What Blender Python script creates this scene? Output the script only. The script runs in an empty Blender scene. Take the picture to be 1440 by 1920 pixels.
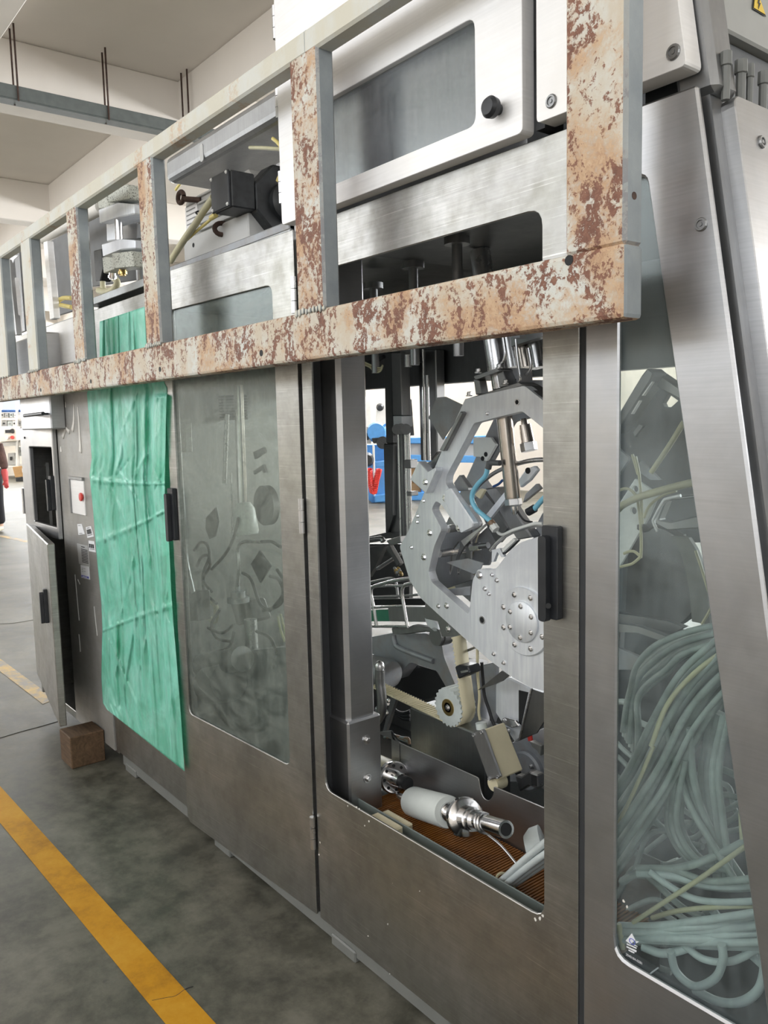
import bpy, bmesh, math, random
from mathutils import Vector, Matrix, Quaternion
random.seed(7)
scene = bpy.context.scene
COL = scene.collection
R_ = math.radians

# ------------------------------------------------------------------ camera
CAM = Vector((0.0, -1.25, 1.55))
FPX = 1537.54
def cam_axes(yaw, pitch, roll):
    fw = Vector((-math.cos(pitch)*math.sin(yaw), math.cos(pitch)*math.cos(yaw), math.sin(pitch)))
    r = Vector((math.cos(yaw), math.sin(yaw), 0)); d = fw.cross(r)
    c, s = math.cos(roll), math.sin(roll)
    return c*r + s*d, -s*r + c*d, fw
RT, DN, FW = cam_axes(R_(51.72673), R_(-6.307206), R_(1.388608))
cd = bpy.data.cameras.new('camera'); cam = bpy.data.objects.new('camera', cd); COL.objects.link(cam)
cd.sensor_fit = 'HORIZONTAL'; cd.sensor_width = 36.0; cd.lens = FPX/1440*36
cd.clip_start = 0.02; cd.clip_end = 200
m = Matrix.Identity(4)
for i in range(3):
    m[i][0] = RT[i]; m[i][1] = -DN[i]; m[i][2] = -FW[i]; m[i][3] = CAM[i]
cam.matrix_world = m
scene.camera = cam

# ------------------------------------------------------------------ world, light, exposure
w = bpy.data.worlds.new('sky'); scene.world = w; w.use_nodes = True
wn = w.node_tree.nodes; bg = wn['Background']
bg.inputs[0].default_value = (0.86, 0.93, 1.0, 1); bg.inputs[1].default_value = 2.0
def area(name, loc, rot, sx, sy, power, col):
    l = bpy.data.lights.new(name, 'AREA'); l.shape = 'RECTANGLE'; l.size = sx; l.size_y = sy
    l.energy = power; l.color = col
    o = bpy.data.objects.new(name, l); COL.objects.link(o); o.location = loc; o.rotation_euler = rot
    return o
DAY = (0.955, 0.98, 1.0)
TILT = 112                                                   # lights in the unseen windows, tilted up to brighten the ceiling
for x in (-22, -15.5, -9, -2.5, 4):                          # daylight through the windows of the wall behind the photographer
    area('window_light', (x, -5.45, 3.7), (R_(TILT), 0, 0), 5.4, 2.2, 235, DAY)
for y in (-3, 3, 8.5):                                         # daylight through the windows of the two end walls
    area('window_light', (-29.9, y, 3.3), (R_(TILT), 0, R_(-90)), 5.0, 2.4, 1500, DAY)
    if y < 8: area('window_light', (9.9, y, 3.3), (R_(TILT), 0, R_(90)), 5.0, 2.4, 230, DAY)
for x in (-22, -15.5, -9, -2.5, 4):                          # and of the wall beyond the machine
    area('window_light', (x, 11.95, 3.3), (R_(-TILT), 0, 0), 5.0, 1.8, 1300, DAY)
scene.view_settings.view_transform = 'Standard'
scene.view_settings.look = 'None'
scene.view_settings.gamma = 1.0
scene.view_settings.use_curve_mapping = False
scene.view_settings.exposure = -0.85
scene.cycles.max_bounces = 8; scene.cycles.diffuse_bounces = 3; scene.cycles.glossy_bounces = 4; scene.cycles.transparent_max_bounces = 16

# ------------------------------------------------------------------ measuring helpers: a pixel of the photograph to a point on a known plane
ZM = dict(A=(640,600,.31944), B=(640,960,.31944), C=(600,1330,.34722), D=(1080,600,.2864), E=(1080,1100,.42705),
          F=(300,680,.3229), G=(150,130,.34028), H=(0,330,.25), I=(540,0,.38889), J=(960,0,.34384), K=(0,720,.26389),
          L=(0,720,.15278), M=(60,960,.2605), N=(0,1100,.42726), Q=(670,640,.166667), R=(850,620,.125), S=(850,820,.125),
          T=(680,960,.125), U=(680,1180,.125), W=(850,1200,.166667), V=(0,740,.1405), a=(320,260,.15972), b=(1140,620,.15278),
          c=(1140,860,.19784), d=(690,1400,.23611), e=(0,420,.15625), f=(1280,0,.11111), g=(1150,1720,.07639), h=(120,960,.07293),
          O=(0,0,1.0))
def px(k, *pts):
    ox, oy, s = ZM[k]
    return [(ox + x*s, oy + y*s) for x, y in pts]
def ray(u, v): return RT*((u-720)/FPX) + DN*((v-960)/FPX) + FW
def aty(u, v, Y): d = ray(u, v); return CAM + d*((Y-CAM.y)/d.y)
def atz(u, v, Z): d = ray(u, v); return CAM + d*((Z-CAM.z)/d.z)
def atx(u, v, X): d = ray(u, v); return CAM + d*((X-CAM.x)/d.x)
def onp(u, v, p0, n): d = ray(u, v); return CAM + d*((p0-CAM).dot(n)/d.dot(n))
def PY(k, Y, *pts): return [aty(u, v, Y) for u, v in px(k, *pts)]
def pscale(p): return (p-CAM).dot(FW)/FPX          # metres per pixel at a point

# ------------------------------------------------------------------ materials
MATS = {}
def newmat(name):
    mt = bpy.data.materials.new(name); mt.use_nodes = True
    nt = mt.node_tree; b = nt.nodes['Principled BSDF']
    MATS[name] = mt
    return mt, nt, b
def N(nt, t, **kw):
    n = nt.nodes.new(t)
    for k, v in kw.items(): setattr(n, k, v)
    return n
def ramp(nt, fac, stops):
    r = N(nt, 'ShaderNodeValToRGB'); e = r.color_ramp.elements
    while len(e) < len(stops): e.new(0.5)
    for el, (p, c) in zip(e, stops):
        el.position = p; el.color = c if len(c) == 4 else (*c, 1)
    nt.links.new(fac, r.inputs[0]); return r.outputs[0]
def coords(nt, scale=(1,1,1), kind='Object'):
    tc = N(nt, 'ShaderNodeTexCoord'); mp = N(nt, 'ShaderNodeMapping'); mp.inputs['Scale'].default_value = scale
    if kind == 'World':
        g = N(nt, 'ShaderNodeNewGeometry'); nt.links.new(g.outputs['Position'], mp.inputs[0])
    else: nt.links.new(tc.outputs[kind], mp.inputs[0])
    return mp.outputs[0]
def noise(nt, vec, scale, detail=4, rough=.55, dist=0):
    n = N(nt, 'ShaderNodeTexNoise'); n.inputs['Scale'].default_value = scale; n.inputs['Detail'].default_value = detail
    n.inputs['Roughness'].default_value = rough; n.inputs['Distortion'].default_value = dist
    nt.links.new(vec, n.inputs['Vector']); return n.outputs['Fac']
def mix(nt, fac, a, b, mode='MIX'):
    x = N(nt, 'ShaderNodeMix', data_type='RGBA', blend_type=mode)
    for s, v in ((0, fac), (6, a), (7, b)):
        if hasattr(v, 'type') and hasattr(v, 'links'): nt.links.new(v, x.inputs[s])
        elif s == 0: x.inputs[0].default_value = v
        else: x.inputs[s].default_value = (*v, 1) if len(v) == 3 else v
    return x.outputs[2]
def bump(nt, b, h, strength=.2, dist=.002):
    bp = N(nt, 'ShaderNodeBump'); bp.inputs['Strength'].default_value = strength; bp.inputs['Distance'].default_value = dist
    nt.links.new(h, bp.inputs['Height']); nt.links.new(bp.outputs[0], b.inputs['Normal'])
def plain(name, col, rough=.5, metal=0.0, var=.12, vs=14, bmp=0.0, spec=.5):
    mt, nt, b = newmat(name)
    v = coords(nt, kind='World'); n = noise(nt, v, vs)
    lo = tuple(c*(1-var) for c in col); hi = tuple(min(1, c*(1+var)) for c in col)
    nt.links.new(ramp(nt, n, [(.3, lo), (.7, hi)]), b.inputs['Base Color'])
    b.inputs['Roughness'].default_value = rough; b.inputs['Metallic'].default_value = metal
    b.inputs['Specular IOR Level'].default_value = spec
    if bmp: bump(nt, b, noise(nt, v, vs*6), bmp)
    return mt
def steel(name, col, rough=.38, brush=(1,1,60), smudge=.25, streak=.06, dirt=(.30,.27,.22), dirtamt=.0, metal=1.0, warm=None, scratch=0):
    mt, nt, b = newmat(name)
    v = coords(nt, brush, 'World'); v1 = coords(nt, kind='World')
    br = noise(nt, v, 6, 3); sm = noise(nt, v1, 3.2, 6, .62, .6); sm2 = noise(nt, v1, 18, 5, .6)
    lo = tuple(c*(1-streak) for c in col); hi = tuple(min(1, c*(1+streak)) for c in col)
    c = ramp(nt, br, [(.3, lo), (.7, hi)])
    sf = ramp(nt, sm, [(.38, (0,0,0)), (.68, (1,1,1))])
    dk = tuple(k*(1-smudge) for k in col)
    s1 = N(nt, 'ShaderNodeMath', operation='MULTIPLY'); nt.links.new(sf, s1.inputs[0]); s1.inputs[1].default_value = .9
    c = mix(nt, s1.outputs[0], c, dk)
    if warm:
        wf = ramp(nt, noise(nt, v1, 1.7, 5, .6), [(.48, (0,0,0)), (.72, (.7,.7,.7))]); c = mix(nt, wf, c, warm)
    if scratch:
        sc = noise(nt, coords(nt, (.5,.5,60), 'World'), 5, 6, .75, .1); c = mix(nt, ramp(nt, sc, [(.58, (0,0,0)), (.66, (scratch,)*3)]), c, tuple(min(1,k*1.45) for k in col))
    if dirtamt:
        df = ramp(nt, sm2, [(.55-dirtamt*.25, (0,0,0)), (.8, (dirtamt,)*3)]); c = mix(nt, df, c, dirt)
    nt.links.new(c, b.inputs['Base Color'])
    r = N(nt, 'ShaderNodeMapRange'); nt.links.new(sm2, r.inputs[0]); r.inputs[3].default_value = rough-.07; r.inputs[4].default_value = rough+.12
    nt.links.new(r.outputs[0], b.inputs['Roughness'])
    b.inputs['Metallic'].default_value = metal
    bump(nt, b, br, .04, .001)
    return mt
steel('panel_steel', (.48,.485,.50), .36, (1,1,40), .20, warm=(.50,.485,.455))
steel('door_steel', (.46,.455,.44), .37, (1,1,30), .38, .12, dirtamt=.5, dirt=(.20,.195,.15), warm=(.385,.385,.335), scratch=.9)
steel('upper_steel', (.92,.91,.91), .50, (1,1,30), .10, warm=(.86,.83,.78), metal=.3)
steel('cabinet_steel', (.42,.41,.39), .5, (1,1,20), .25, dirtamt=.4, metal=.45)
steel('bright_steel', (.68,.68,.69), .26, (6,6,1), .12)
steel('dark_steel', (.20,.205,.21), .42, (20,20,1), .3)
steel('mid_steel', (.36,.365,.37), .42, (20,20,1), .3)
steel('aluminium', (.86,.89,.95), .48, (14,14,1.0), .20, .10, metal=.5)
steel('cast_metal', (.40,.42,.45), .55, (3,3,3), .35, dirtamt=.5, dirt=(.26,.20,.13), metal=.6)
steel('chrome', (.75,.75,.76), .13, (2,2,2), .08)
steel('dark_cabinet_steel', (.33,.345,.35), .36, (30,30,1), .35, dirtamt=.4, dirt=(.2,.18,.14))
plain('black_plastic', (.018,.02,.024), .42, var=.3)
plain('black_rubber', (.012,.013,.015), .6)
plain('black_paint', (.022,.024,.026), .45, var=.5, vs=30)
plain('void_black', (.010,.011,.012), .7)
plain('grey_paint', (.18,.185,.175), .5, var=.06)
plain('box_grey', (.36,.36,.34), .5, var=.05)
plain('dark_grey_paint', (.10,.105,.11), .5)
plain('tray_green', (.20,.235,.225), .5, var=.1)
plain('cream_plastic', (.66,.60,.42), .45, var=.05)
plain('cream_belt', (.70,.64,.45), .5, var=.05)
plain('white_plastic', (.72,.74,.72), .35, var=.06, vs=9)
plain('nylon', (.66,.70,.68), .42, var=.07, vs=10)
plain('hose_grey', (.40,.44,.42), .5, var=.25, vs=20)
plain('hose_light', (.56,.61,.61), .45, var=.14)
plain('hose_cream', (.62,.57,.38), .5, var=.1)
plain('hose_blue', (.22,.55,.72), .35, var=.05)
plain('cable_cream', (.55,.52,.34), .5, var=.14)
plain('cable_yellow', (.75,.62,.22), .45, var=.1)
plain('wire_brown', (.20,.13,.08), .5)
plain('brass', (.62,.45,.18), .3, 1.0)
plain('red_plastic', (.72,.06,.05), .4)
plain('blue_paint', (.10,.33,.72), .4, var=.06)
plain('blue_dark', (.03,.10,.30), .45)
plain('white_paint', (.78,.77,.74), .5, var=.03)
plain('wall_paint', (.80,.74,.66), .8, var=.03, vs=2)
plain('ceiling_paint', (.87,.81,.74), .85, var=.03, vs=1.5)
plain('beam_paint', (.88,.82,.75), .85, var=.03, vs=1.5)
plain('tray_grey', (.12,.135,.13), .5)
plain('rust_iron', (.075,.045,.035), .75, .3, var=.4, vs=40)
plain('cardboard', (.48,.29,.13), .8, var=.1)
plain('coat_brown', (.11,.060,.050), .85, var=.4, vs=10)
plain('trouser_black', (.012,.012,.016), .8)
plain('glove_red', (.72,.10,.10), .5, var=.1)
plain('shoe_cream', (.66,.60,.48), .6)
plain('skin', (.55,.36,.26), .55)
plain('hair_black', (.012,.010,.009), .5)
plain('paper_white', (.82,.83,.86), .6, var=.02)
plain('paper_blue', (.12,.14,.55), .5)
plain('print_black', (.03,.03,.03), .6)
plain('print_grey', (.30,.30,.30), .6)
plain('glue_white', (.78,.75,.70), .6, var=.05)
plain('gasket', (.03,.032,.035), .6)
plain('green_panel', (.05,.22,.14), .4)
plain('sign_yellow', (.80,.55,.06), .45, var=.03)
plain('label_silver', (.50,.50,.49), .4, var=.03)

def concrete():
    mt, nt, b = newmat('concrete')
    v = coords(nt, kind='World')
    a = noise(nt, v, 1.5, 9, .66, .6); f = noise(nt, v, 8, 8, .72); g = noise(nt, v, 45, 4, .6)
    c = ramp(nt, a, [(.38, (.040,.039,.030)), (.5, (.095,.091,.069)), (.62, (.175,.168,.135))])
    c = mix(nt, .45, c, ramp(nt, f, [(.40, (.030,.029,.022)), (.60, (.18,.172,.138))]))
    spots = ramp(nt, noise(nt, v, 13, 3, .5), [(.24, (1,1,1)), (.30, (0,0,0))])
    sx = N(nt, 'ShaderNodeMath', operation='MULTIPLY'); nt.links.new(spots, sx.inputs[0]); sx.inputs[1].default_value = .55
    c = mix(nt, sx.outputs[0], c, (.045,.045,.042))
    nt.links.new(c, b.inputs['Base Color'])
    nt.links.new(ramp(nt, f, [(.3, (.42,)*3), (.7, (.62,)*3)]), b.inputs['Roughness'])
    bump(nt, b, g, .08, .002)
concrete()
def floor_paint():
    mt, nt, b = newmat('floor_yellow')
    v = coords(nt, kind='World')
    wv = noise(nt, v, 5, 8, .72); sc = noise(nt, coords(nt, (1,9,1), 'World'), 9, 6, .7)
    c = ramp(nt, wv, [(.30, (.30,.135,.008)), (.52, (.56,.265,.010)), (.72, (.64,.34,.030))])
    k = ramp(nt, sc, [(.22, (1,1,1)), (.30, (0,0,0))])
    c = mix(nt, k, c, (.16,.14,.11))
    nt.links.new(c, b.inputs['Base Color']); b.inputs['Roughness'].default_value = .65; b.inputs['Specular IOR Level'].default_value = .25
floor_paint()
def floor_paint_worn():
    mt, nt, b = newmat('floor_yellow_worn')
    v = coords(nt, kind='World'); sc = noise(nt, v, 7, 8, .75)
    c = mix(nt, ramp(nt, sc, [(.40, (0,0,0)), (.58, (1,1,1))]), (.56,.36,.09), (.24,.22,.185))
    nt.links.new(c, b.inputs['Base Color']); b.inputs['Roughness'].default_value = .55
floor_paint_worn()
def rusty(name, amount, cream, white=(.66,.66,.61)):
    mt, nt, b = newmat(name)
    v = coords(nt, kind='World'); g = N(nt, 'ShaderNodeNewGeometry')
    big = noise(nt, v, 5.5, 6, .62, .4); med = noise(nt, coords(nt, (1,1,.55), 'World'), 17, 7, .7, .5); fine = noise(nt, v, 75, 7, .75, .4)
    pnt = mix(nt, ramp(nt, noise(nt, coords(nt, (1,1,.6), 'World'), 9, 6, .65), [(.42, (0,0,0)), (.60, (1,1,1))]), cream, white)
    stain = ramp(nt, fine, [(.30, (.33,.165,.09)), (.5, (.55,.36,.22)), (.7, (.66,.50,.33))])
    dark = ramp(nt, fine, [(.3, (.085,.038,.028)), (.55, (.22,.095,.060)), (.75, (.34,.17,.11))])
    def blend(x, k, y):
        q = N(nt, 'ShaderNodeMath', operation='MULTIPLY_ADD'); nt.links.new(x, q.inputs[0]); q.inputs[1].default_value = k; nt.links.new(y, q.inputs[2]); return q.outputs[0]
    sep = N(nt, 'ShaderNodeSeparateXYZ'); nt.links.new(g.outputs['Normal'], sep.inputs[0])
    fr = N(nt, 'ShaderNodeMapRange'); nt.links.new(sep.outputs[0], fr.inputs[0]); fr.inputs[1].default_value = .35; fr.inputs[2].default_value = .8; fr.inputs[3].default_value = 1; fr.inputs[4].default_value = 0
    s1 = ramp(nt, blend(fine, .5, big), [(.78-amount, (0,0,0)), (.90-amount, (1,1,1))])
    s2 = ramp(nt, blend(fine, .9, med), [(1.02-amount, (0,0,0)), (1.08-amount, (1,1,1))])
    c = mix(nt, s1, pnt, stain); c = mix(nt, s2, c, dark)
    gp = ramp(nt, noise(nt, v, 9, 6, .6), [(.3, (.235,.265,.285)), (.7, (.34,.37,.38))])
    c = mix(nt, fr.outputs[0], gp, c)
    nt.links.new(c, b.inputs['Base Color']); b.inputs['Roughness'].default_value = .68
    bump(nt, b, fine, .35, .003)
    return mt
rusty('rust_heavy', .06, (.60,.52,.41))
rusty('rust_strong', .12, (.58,.50,.40))
rusty('rust_medium', .045, (.62,.56,.45))
rusty('rust_light', -.05, (.64,.61,.51))
def glass(name, dirt, tint, film, scale=3.0, gl=.12, smear=(.6,.6,1), dist=.9):
    mt, nt, b = newmat(name); out = nt.nodes['Material Output']
    v = coords(nt, smear, 'World')
    n1 = noise(nt, v, scale, 8, .68, dist); n2 = noise(nt, coords(nt, (3,3,.35), 'World'), 14, 5, .6)
    tr = N(nt, 'ShaderNodeBsdfTransparent'); tr.inputs[0].default_value = (*tint, 1)
    df = N(nt, 'ShaderNodeBsdfDiffuse'); df.inputs[0].default_value = (*film, 1)
    gs = N(nt, 'ShaderNodeBsdfGlossy'); gs.inputs['Roughness'].default_value = .22; gs.inputs[0].default_value = (.9,.95,.95,1)
    ad = N(nt, 'ShaderNodeMath', operation='MULTIPLY_ADD'); nt.links.new(n2, ad.inputs[0]); ad.inputs[1].default_value = .4; nt.links.new(n1, ad.inputs[2])
    f = ramp(nt, ad.outputs[0], [(.54, (dirt*.15,)*3), (.84, (min(1,dirt*1.6),)*3)])
    m1 = N(nt, 'ShaderNodeMixShader'); nt.links.new(f, m1.inputs[0]); nt.links.new(tr.outputs[0], m1.inputs[1]); nt.links.new(df.outputs[0], m1.inputs[2])
    lw = N(nt, 'ShaderNodeLayerWeight'); lw.inputs[0].default_value = .5
    pw_ = N(nt, 'ShaderNodeMath', operation='POWER'); nt.links.new(lw.outputs['Facing'], pw_.inputs[0]); pw_.inputs[1].default_value = 4.0
    ma = N(nt, 'ShaderNodeMath', operation='MULTIPLY_ADD'); nt.links.new(pw_.outputs[0], ma.inputs[0]); ma.inputs[1].default_value = .5; ma.inputs[2].default_value = gl
    m2 = N(nt, 'ShaderNodeMixShader'); nt.links.new(ma.outputs[0], m2.inputs[0]); nt.links.new(m1.outputs[0], m2.inputs[1]); nt.links.new(gs.outputs[0], m2.inputs[2])
    nt.links.new(m2.outputs[0], out.inputs[0]); nt.nodes.remove(b)
glass('glass_door', .23, (.90,.95,.92), (.27,.295,.27), 5.5, gl=.045, dist=3.5)
glass('glass_end', .13, (.90,.95,.94), (.34,.38,.40), 5.0, gl=.045)
glass('glass_upper', .38, (.80,.85,.88), (.22,.23,.245), 2.2)
def film_green():
    mt, nt, b = newmat('film_green'); out = nt.nodes['Material Output']
    v = coords(nt, (2,2,1.2), 'World'); n = noise(nt, v, 6, 6, .6, 1.0)
    c = ramp(nt, n, [(.3, (.28,.86,.68)), (.7, (.50,.95,.84))])
    df = N(nt, 'ShaderNodeBsdfDiffuse'); nt.links.new(c, df.inputs[0])
    tl = N(nt, 'ShaderNodeBsdfTranslucent'); nt.links.new(c, tl.inputs[0])
    tr = N(nt, 'ShaderNodeBsdfTransparent'); tr.inputs[0].default_value = (.42,.95,.70,1)
    gs = N(nt, 'ShaderNodeBsdfGlossy'); gs.inputs['Roughness'].default_value = .22
    bp = N(nt, 'ShaderNodeBump'); bp.inputs['Strength'].default_value = .5; bp.inputs['Distance'].default_value = .01
    nt.links.new(noise(nt, coords(nt, (6,6,1.5), 'World'), 7, 7, .65, 1.2), bp.inputs['Height'])
    for s in (df, tl, gs): nt.links.new(bp.outputs[0], s.inputs['Normal'])
    a = N(nt, 'ShaderNodeMixShader'); a.inputs[0].default_value = .3; nt.links.new(df.outputs[0], a.inputs[1]); nt.links.new(tl.outputs[0], a.inputs[2])
    f = ramp(nt, noise(nt, coords(nt, (1.5,1.5,1), 'World'), 5, 5, .6, .8), [(.36, (.42,)*3), (.64, (.05,)*3)])
    c2 = N(nt, 'ShaderNodeMixShader'); nt.links.new(f, c2.inputs[0]); nt.links.new(a.outputs[0], c2.inputs[1]); nt.links.new(tr.outputs[0], c2.inputs[2])
    d = N(nt, 'ShaderNodeMixShader'); d.inputs[0].default_value = .10; nt.links.new(c2.outputs[0], d.inputs[1]); nt.links.new(gs.outputs[0], d.inputs[2])
    nt.links.new(d.outputs[0], out.inputs[0]); nt.nodes.remove(b)
film_green()
def speckle():
    mt, nt, b = newmat('speckled_block')
    v = coords(nt, kind='World'); n = noise(nt, v, 170, 3, .6)
    nt.links.new(ramp(nt, n, [(.36, (.10,.10,.08)), (.46, (.52,.53,.47))]), b.inputs['Base Color']); b.inputs['Roughness'].default_value = .6
speckle()
def wood():
    mt, nt, b = newmat('wood')
    v = coords(nt, (1,6,6), 'World'); n = noise(nt, v, 6, 6, .65, 1.5)
    nt.links.new(ramp(nt, n, [(.3, (.06,.034,.017)), (.7, (.15,.088,.046))]), b.inputs['Base Color']); b.inputs['Roughness'].default_value = .8
wood()
def mat_orange():
    mt, nt, b = newmat('belt_orange')
    v = coords(nt, kind='World'); n = noise(nt, v, 6, 6, .65)
    nt.links.new(ramp(nt, n, [(.3, (.13,.045,.010)), (.75, (.36,.14,.025))]), b.inputs['Base Color']); b.inputs['Roughness'].default_value = .5
mat_orange()
M_ = MATS

# ------------------------------------------------------------------ geometry helpers
WL = {}
def link(name, me, loc, parent=None, mat=None, rot=None):
    if mat is not None and not me.materials: me.materials.append(M_[mat] if isinstance(mat, str) else mat)
    o = bpy.data.objects.new(name, me); COL.objects.link(o)
    loc = Vector(loc); WL[o.name] = loc.copy()
    if parent is not None:
        o.parent = parent; o.location = loc - WL[parent.name]
    else: o.location = loc
    if rot is not None:
        o.rotation_mode = 'QUATERNION'; o.rotation_quaternion = rot
    return o
def thing(name, label, cat, loc, group=None, kind=None):
    o = bpy.data.objects.new(name, None); COL.objects.link(o); o.location = loc; WL[o.name] = Vector(loc)
    o.empty_display_size = .05
    tag(o, label, cat, group, kind); return o
def tag(o, label=None, cat=None, group=None, kind=None):
    if label: o['label'] = label
    if cat: o['category'] = cat
    if group: o['group'] = group
    if kind: o['kind'] = kind
    return o
def build(name, bm, mat, parent=None, smooth=False, bev=0.0, seg=1):
    bmesh.ops.recalc_face_normals(bm, faces=bm.faces)
    co = [v.co for v in bm.verts]
    lo = Vector([min(c[i] for c in co) for i in range(3)]); hi = Vector([max(c[i] for c in co) for i in range(3)])
    c = Vector(((lo.x+hi.x)/2, (lo.y+hi.y)/2, lo.z))
    for v in bm.verts: v.co -= c
    if smooth:
        for f in bm.faces: f.smooth = True
    me = bpy.data.meshes.new(name); bm.to_mesh(me); bm.free()
    o = link(name, me, c, parent, mat)
    if bev:
        md = o.modifiers.new('bevel', 'BEVEL'); md.width = bev; md.segments = seg; md.limit_method = 'ANGLE'; md.angle_limit = R_(40)
    return o
def roundp(pts, r, n=4):
    out = []; L = len(pts)
    rr = r if isinstance(r, (list, tuple)) else [r]*L
    for i in range(L):
        p = pts[i]; a = pts[i-1]-p; b = pts[(i+1) % L]-p
        k = rr[i]
        if k <= 0: out.append(p); continue
        ka = min(k, a.length*.48); kb = min(k, b.length*.48)
        A = p + a.normalized()*ka; B = p + b.normalized()*kb
        for j in range(n+1):
            t = j/n; out.append(A*(1-t)**2 + p*2*t*(1-t) + B*t*t)
    return out
def prism(bm, loops, d):
    edges = []
    vs = []
    for lp in loops:
        v = [bm.verts.new(p) for p in lp]; vs += v
        for i in range(len(v)): edges.append(bm.edges.new((v[i], v[(i+1) % len(v)])))
    r = bmesh.ops.triangle_fill(bm, use_beauty=True, use_dissolve=False, edges=edges)
    fs = [f for f in r['geom'] if isinstance(f, bmesh.types.BMFace)]
    ex = bmesh.ops.extrude_face_region(bm, geom=fs)
    nv = [g for g in ex['geom'] if isinstance(g, bmesh.types.BMVert)]
    bmesh.ops.translate(bm, verts=nv, vec=Vector(d))
def plate(name, loops, d, mat, parent=None, bev=0.0, smooth=False):
    """loops of world points, extruded by vector d (or by a Y thickness)"""
    if not isinstance(loops[0], (list, tuple)): loops = [loops]
    if isinstance(d, (int, float)): d = (0, d, 0)
    bm = bmesh.new(); prism(bm, loops, d)
    return build(name, bm, mat, parent, smooth, bev)
def bxs(bm, lo, hi, rot=None, piv=None):
    r = bmesh.ops.create_cube(bm, size=1.0)['verts']
    lo = Vector(lo); hi = Vector(hi)
    for v in r:
        v.co = Vector(((lo.x+hi.x)/2 + v.co.x*(hi.x-lo.x), (lo.y+hi.y)/2 + v.co.y*(hi.y-lo.y), (lo.z+hi.z)/2 + v.co.z*(hi.z-lo.z)))
    if rot is not None: bmesh.ops.rotate(bm, cent=piv or (lo+hi)/2, matrix=rot, verts=r)
    return r
def box(name, lo, hi, mat, parent=None, bev=.002, rot=None, piv=None):
    bm = bmesh.new(); bxs(bm, lo, hi, rot, piv); return build(name, bm, mat, parent, False, bev)
def frame_of(d):
    d = Vector(d).normalized(); u = d.orthogonal().normalized(); return d, u, d.cross(u)
def lathe(bm, p0, p1, prof, n=20):
    """prof: (t, radius) along p0->p1, closed solid"""
    p0 = Vector(p0); p1 = Vector(p1); d, u, v = frame_of(p1-p0); L = (p1-p0).length
    rings = []
    for t, r in prof:
        c = p0 + d*L*t
        if r < 1e-6: rings.append([bm.verts.new(c)])
        else: rings.append([bm.verts.new(c + (u*math.cos(2*math.pi*i/n) + v*math.sin(2*math.pi*i/n))*r) for i in range(n)])
    for a, b in zip(rings[:-1], rings[1:]):
        for i in range(n):
            j = (i+1) % n
            if len(a) == 1 and len(b) == 1: continue
            if len(a) == 1: bm.faces.new((a[0], b[j], b[i]))
            elif len(b) == 1: bm.faces.new((a[i], a[j], b[0]))
            else: bm.faces.new((a[i], a[j], b[j], b[i]))
    if len(rings[0]) > 1: bm.faces.new(rings[0][::-1])
    if len(rings[-1]) > 1: bm.faces.new(rings[-1])
def smooth_by_angle(o, ang=40):
    me = o.data
    for p in me.polygons: p.use_smooth = True
    try:
        me.set_sharp_from_angle(angle=R_(ang))
    except Exception: pass
    return o
def cyl(name, p0, p1, r, mat, parent=None, n=20, r2=None, bev=0):
    bm = bmesh.new()
    r2 = r if r2 is None else r2
    lathe(bm, p0, p1, [(0, r), (1, r2)], n)
    return smooth_by_angle(build(name, bm, mat, parent, False, bev))
def turned(name, p0, p1, prof, mat, parent=None, n=24):
    bm = bmesh.new(); lathe(bm, p0, p1, prof, n)
    return smooth_by_angle(build(name, bm, mat, parent))
def pipe(name, p0, p1, r, ri, mat, parent=None, n=24):
    bm = bmesh.new()
    p0 = Vector(p0); p1 = Vector(p1); d, u, v = frame_of(p1-p0)
    rings = []
    for c, rr in ((p0, r), (p1, r), (p1, ri), (p0, ri)):
        rings.append([bm.verts.new(c + (u*math.cos(2*math.pi*i/n) + v*math.sin(2*math.pi*i/n))*rr) for i in range(n)])
    for k in range(4):
        a, b = rings[k], rings[(k+1) % 4]
        for i in range(n): j = (i+1) % n; bm.faces.new((a[i], a[j], b[j], b[i]))
    return smooth_by_angle(build(name, bm, mat, parent))
def cat(pts, k=6):
    pts = [Vector(p) for p in pts]
    if len(pts) < 3: return pts
    out = []
    P = [pts[0]*2-pts[1]] + pts + [pts[-1]*2-pts[-2]]
    for i in range(1, len(P)-2):
        for j in range(k):
            t = j/k; a, b, c, d = P[i-1], P[i], P[i+1], P[i+2]
            out.append(.5*((2*b) + (c-a)*t + (2*a-5*b+4*c-d)*t*t + (3*b-a-3*c+d)*t**3))
    out.append(pts[-1]); return out
def sweep(bm, pts, r, n=8):
    ref = None; rings = []
    for i, p in enumerate(pts):
        d = (pts[min(i+1, len(pts)-1)] - pts[max(i-1, 0)])
        if d.length < 1e-9: d = Vector((0,0,1))
        d.normalize()
        if ref is None: ref = d.orthogonal().normalized()
        ref = (ref - d*ref.dot(d))
        ref = ref.normalized() if ref.length > 1e-6 else d.orthogonal().normalized()
        v = d.cross(ref); rr = r[i] if isinstance(r, list) else r
        rings.append([bm.verts.new(p + (ref*math.cos(2*math.pi*k/n) + v*math.sin(2*math.pi*k/n))*rr) for k in range(n)])
    for a, b in zip(rings[:-1], rings[1:]):
        for i in range(n): j = (i+1) % n; bm.faces.new((a[i], a[j], b[j], b[i]))
    bm.faces.new(rings[0][::-1]); bm.faces.new(rings[-1])
def tube(name, pts, r, mat, parent=None, k=6, n=8):
    bm = bmesh.new(); sweep(bm, cat(pts, k) if k else [Vector(p) for p in pts], r, n)
    return smooth_by_angle(build(name, bm, mat, parent), 50)
_BM = {}
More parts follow.
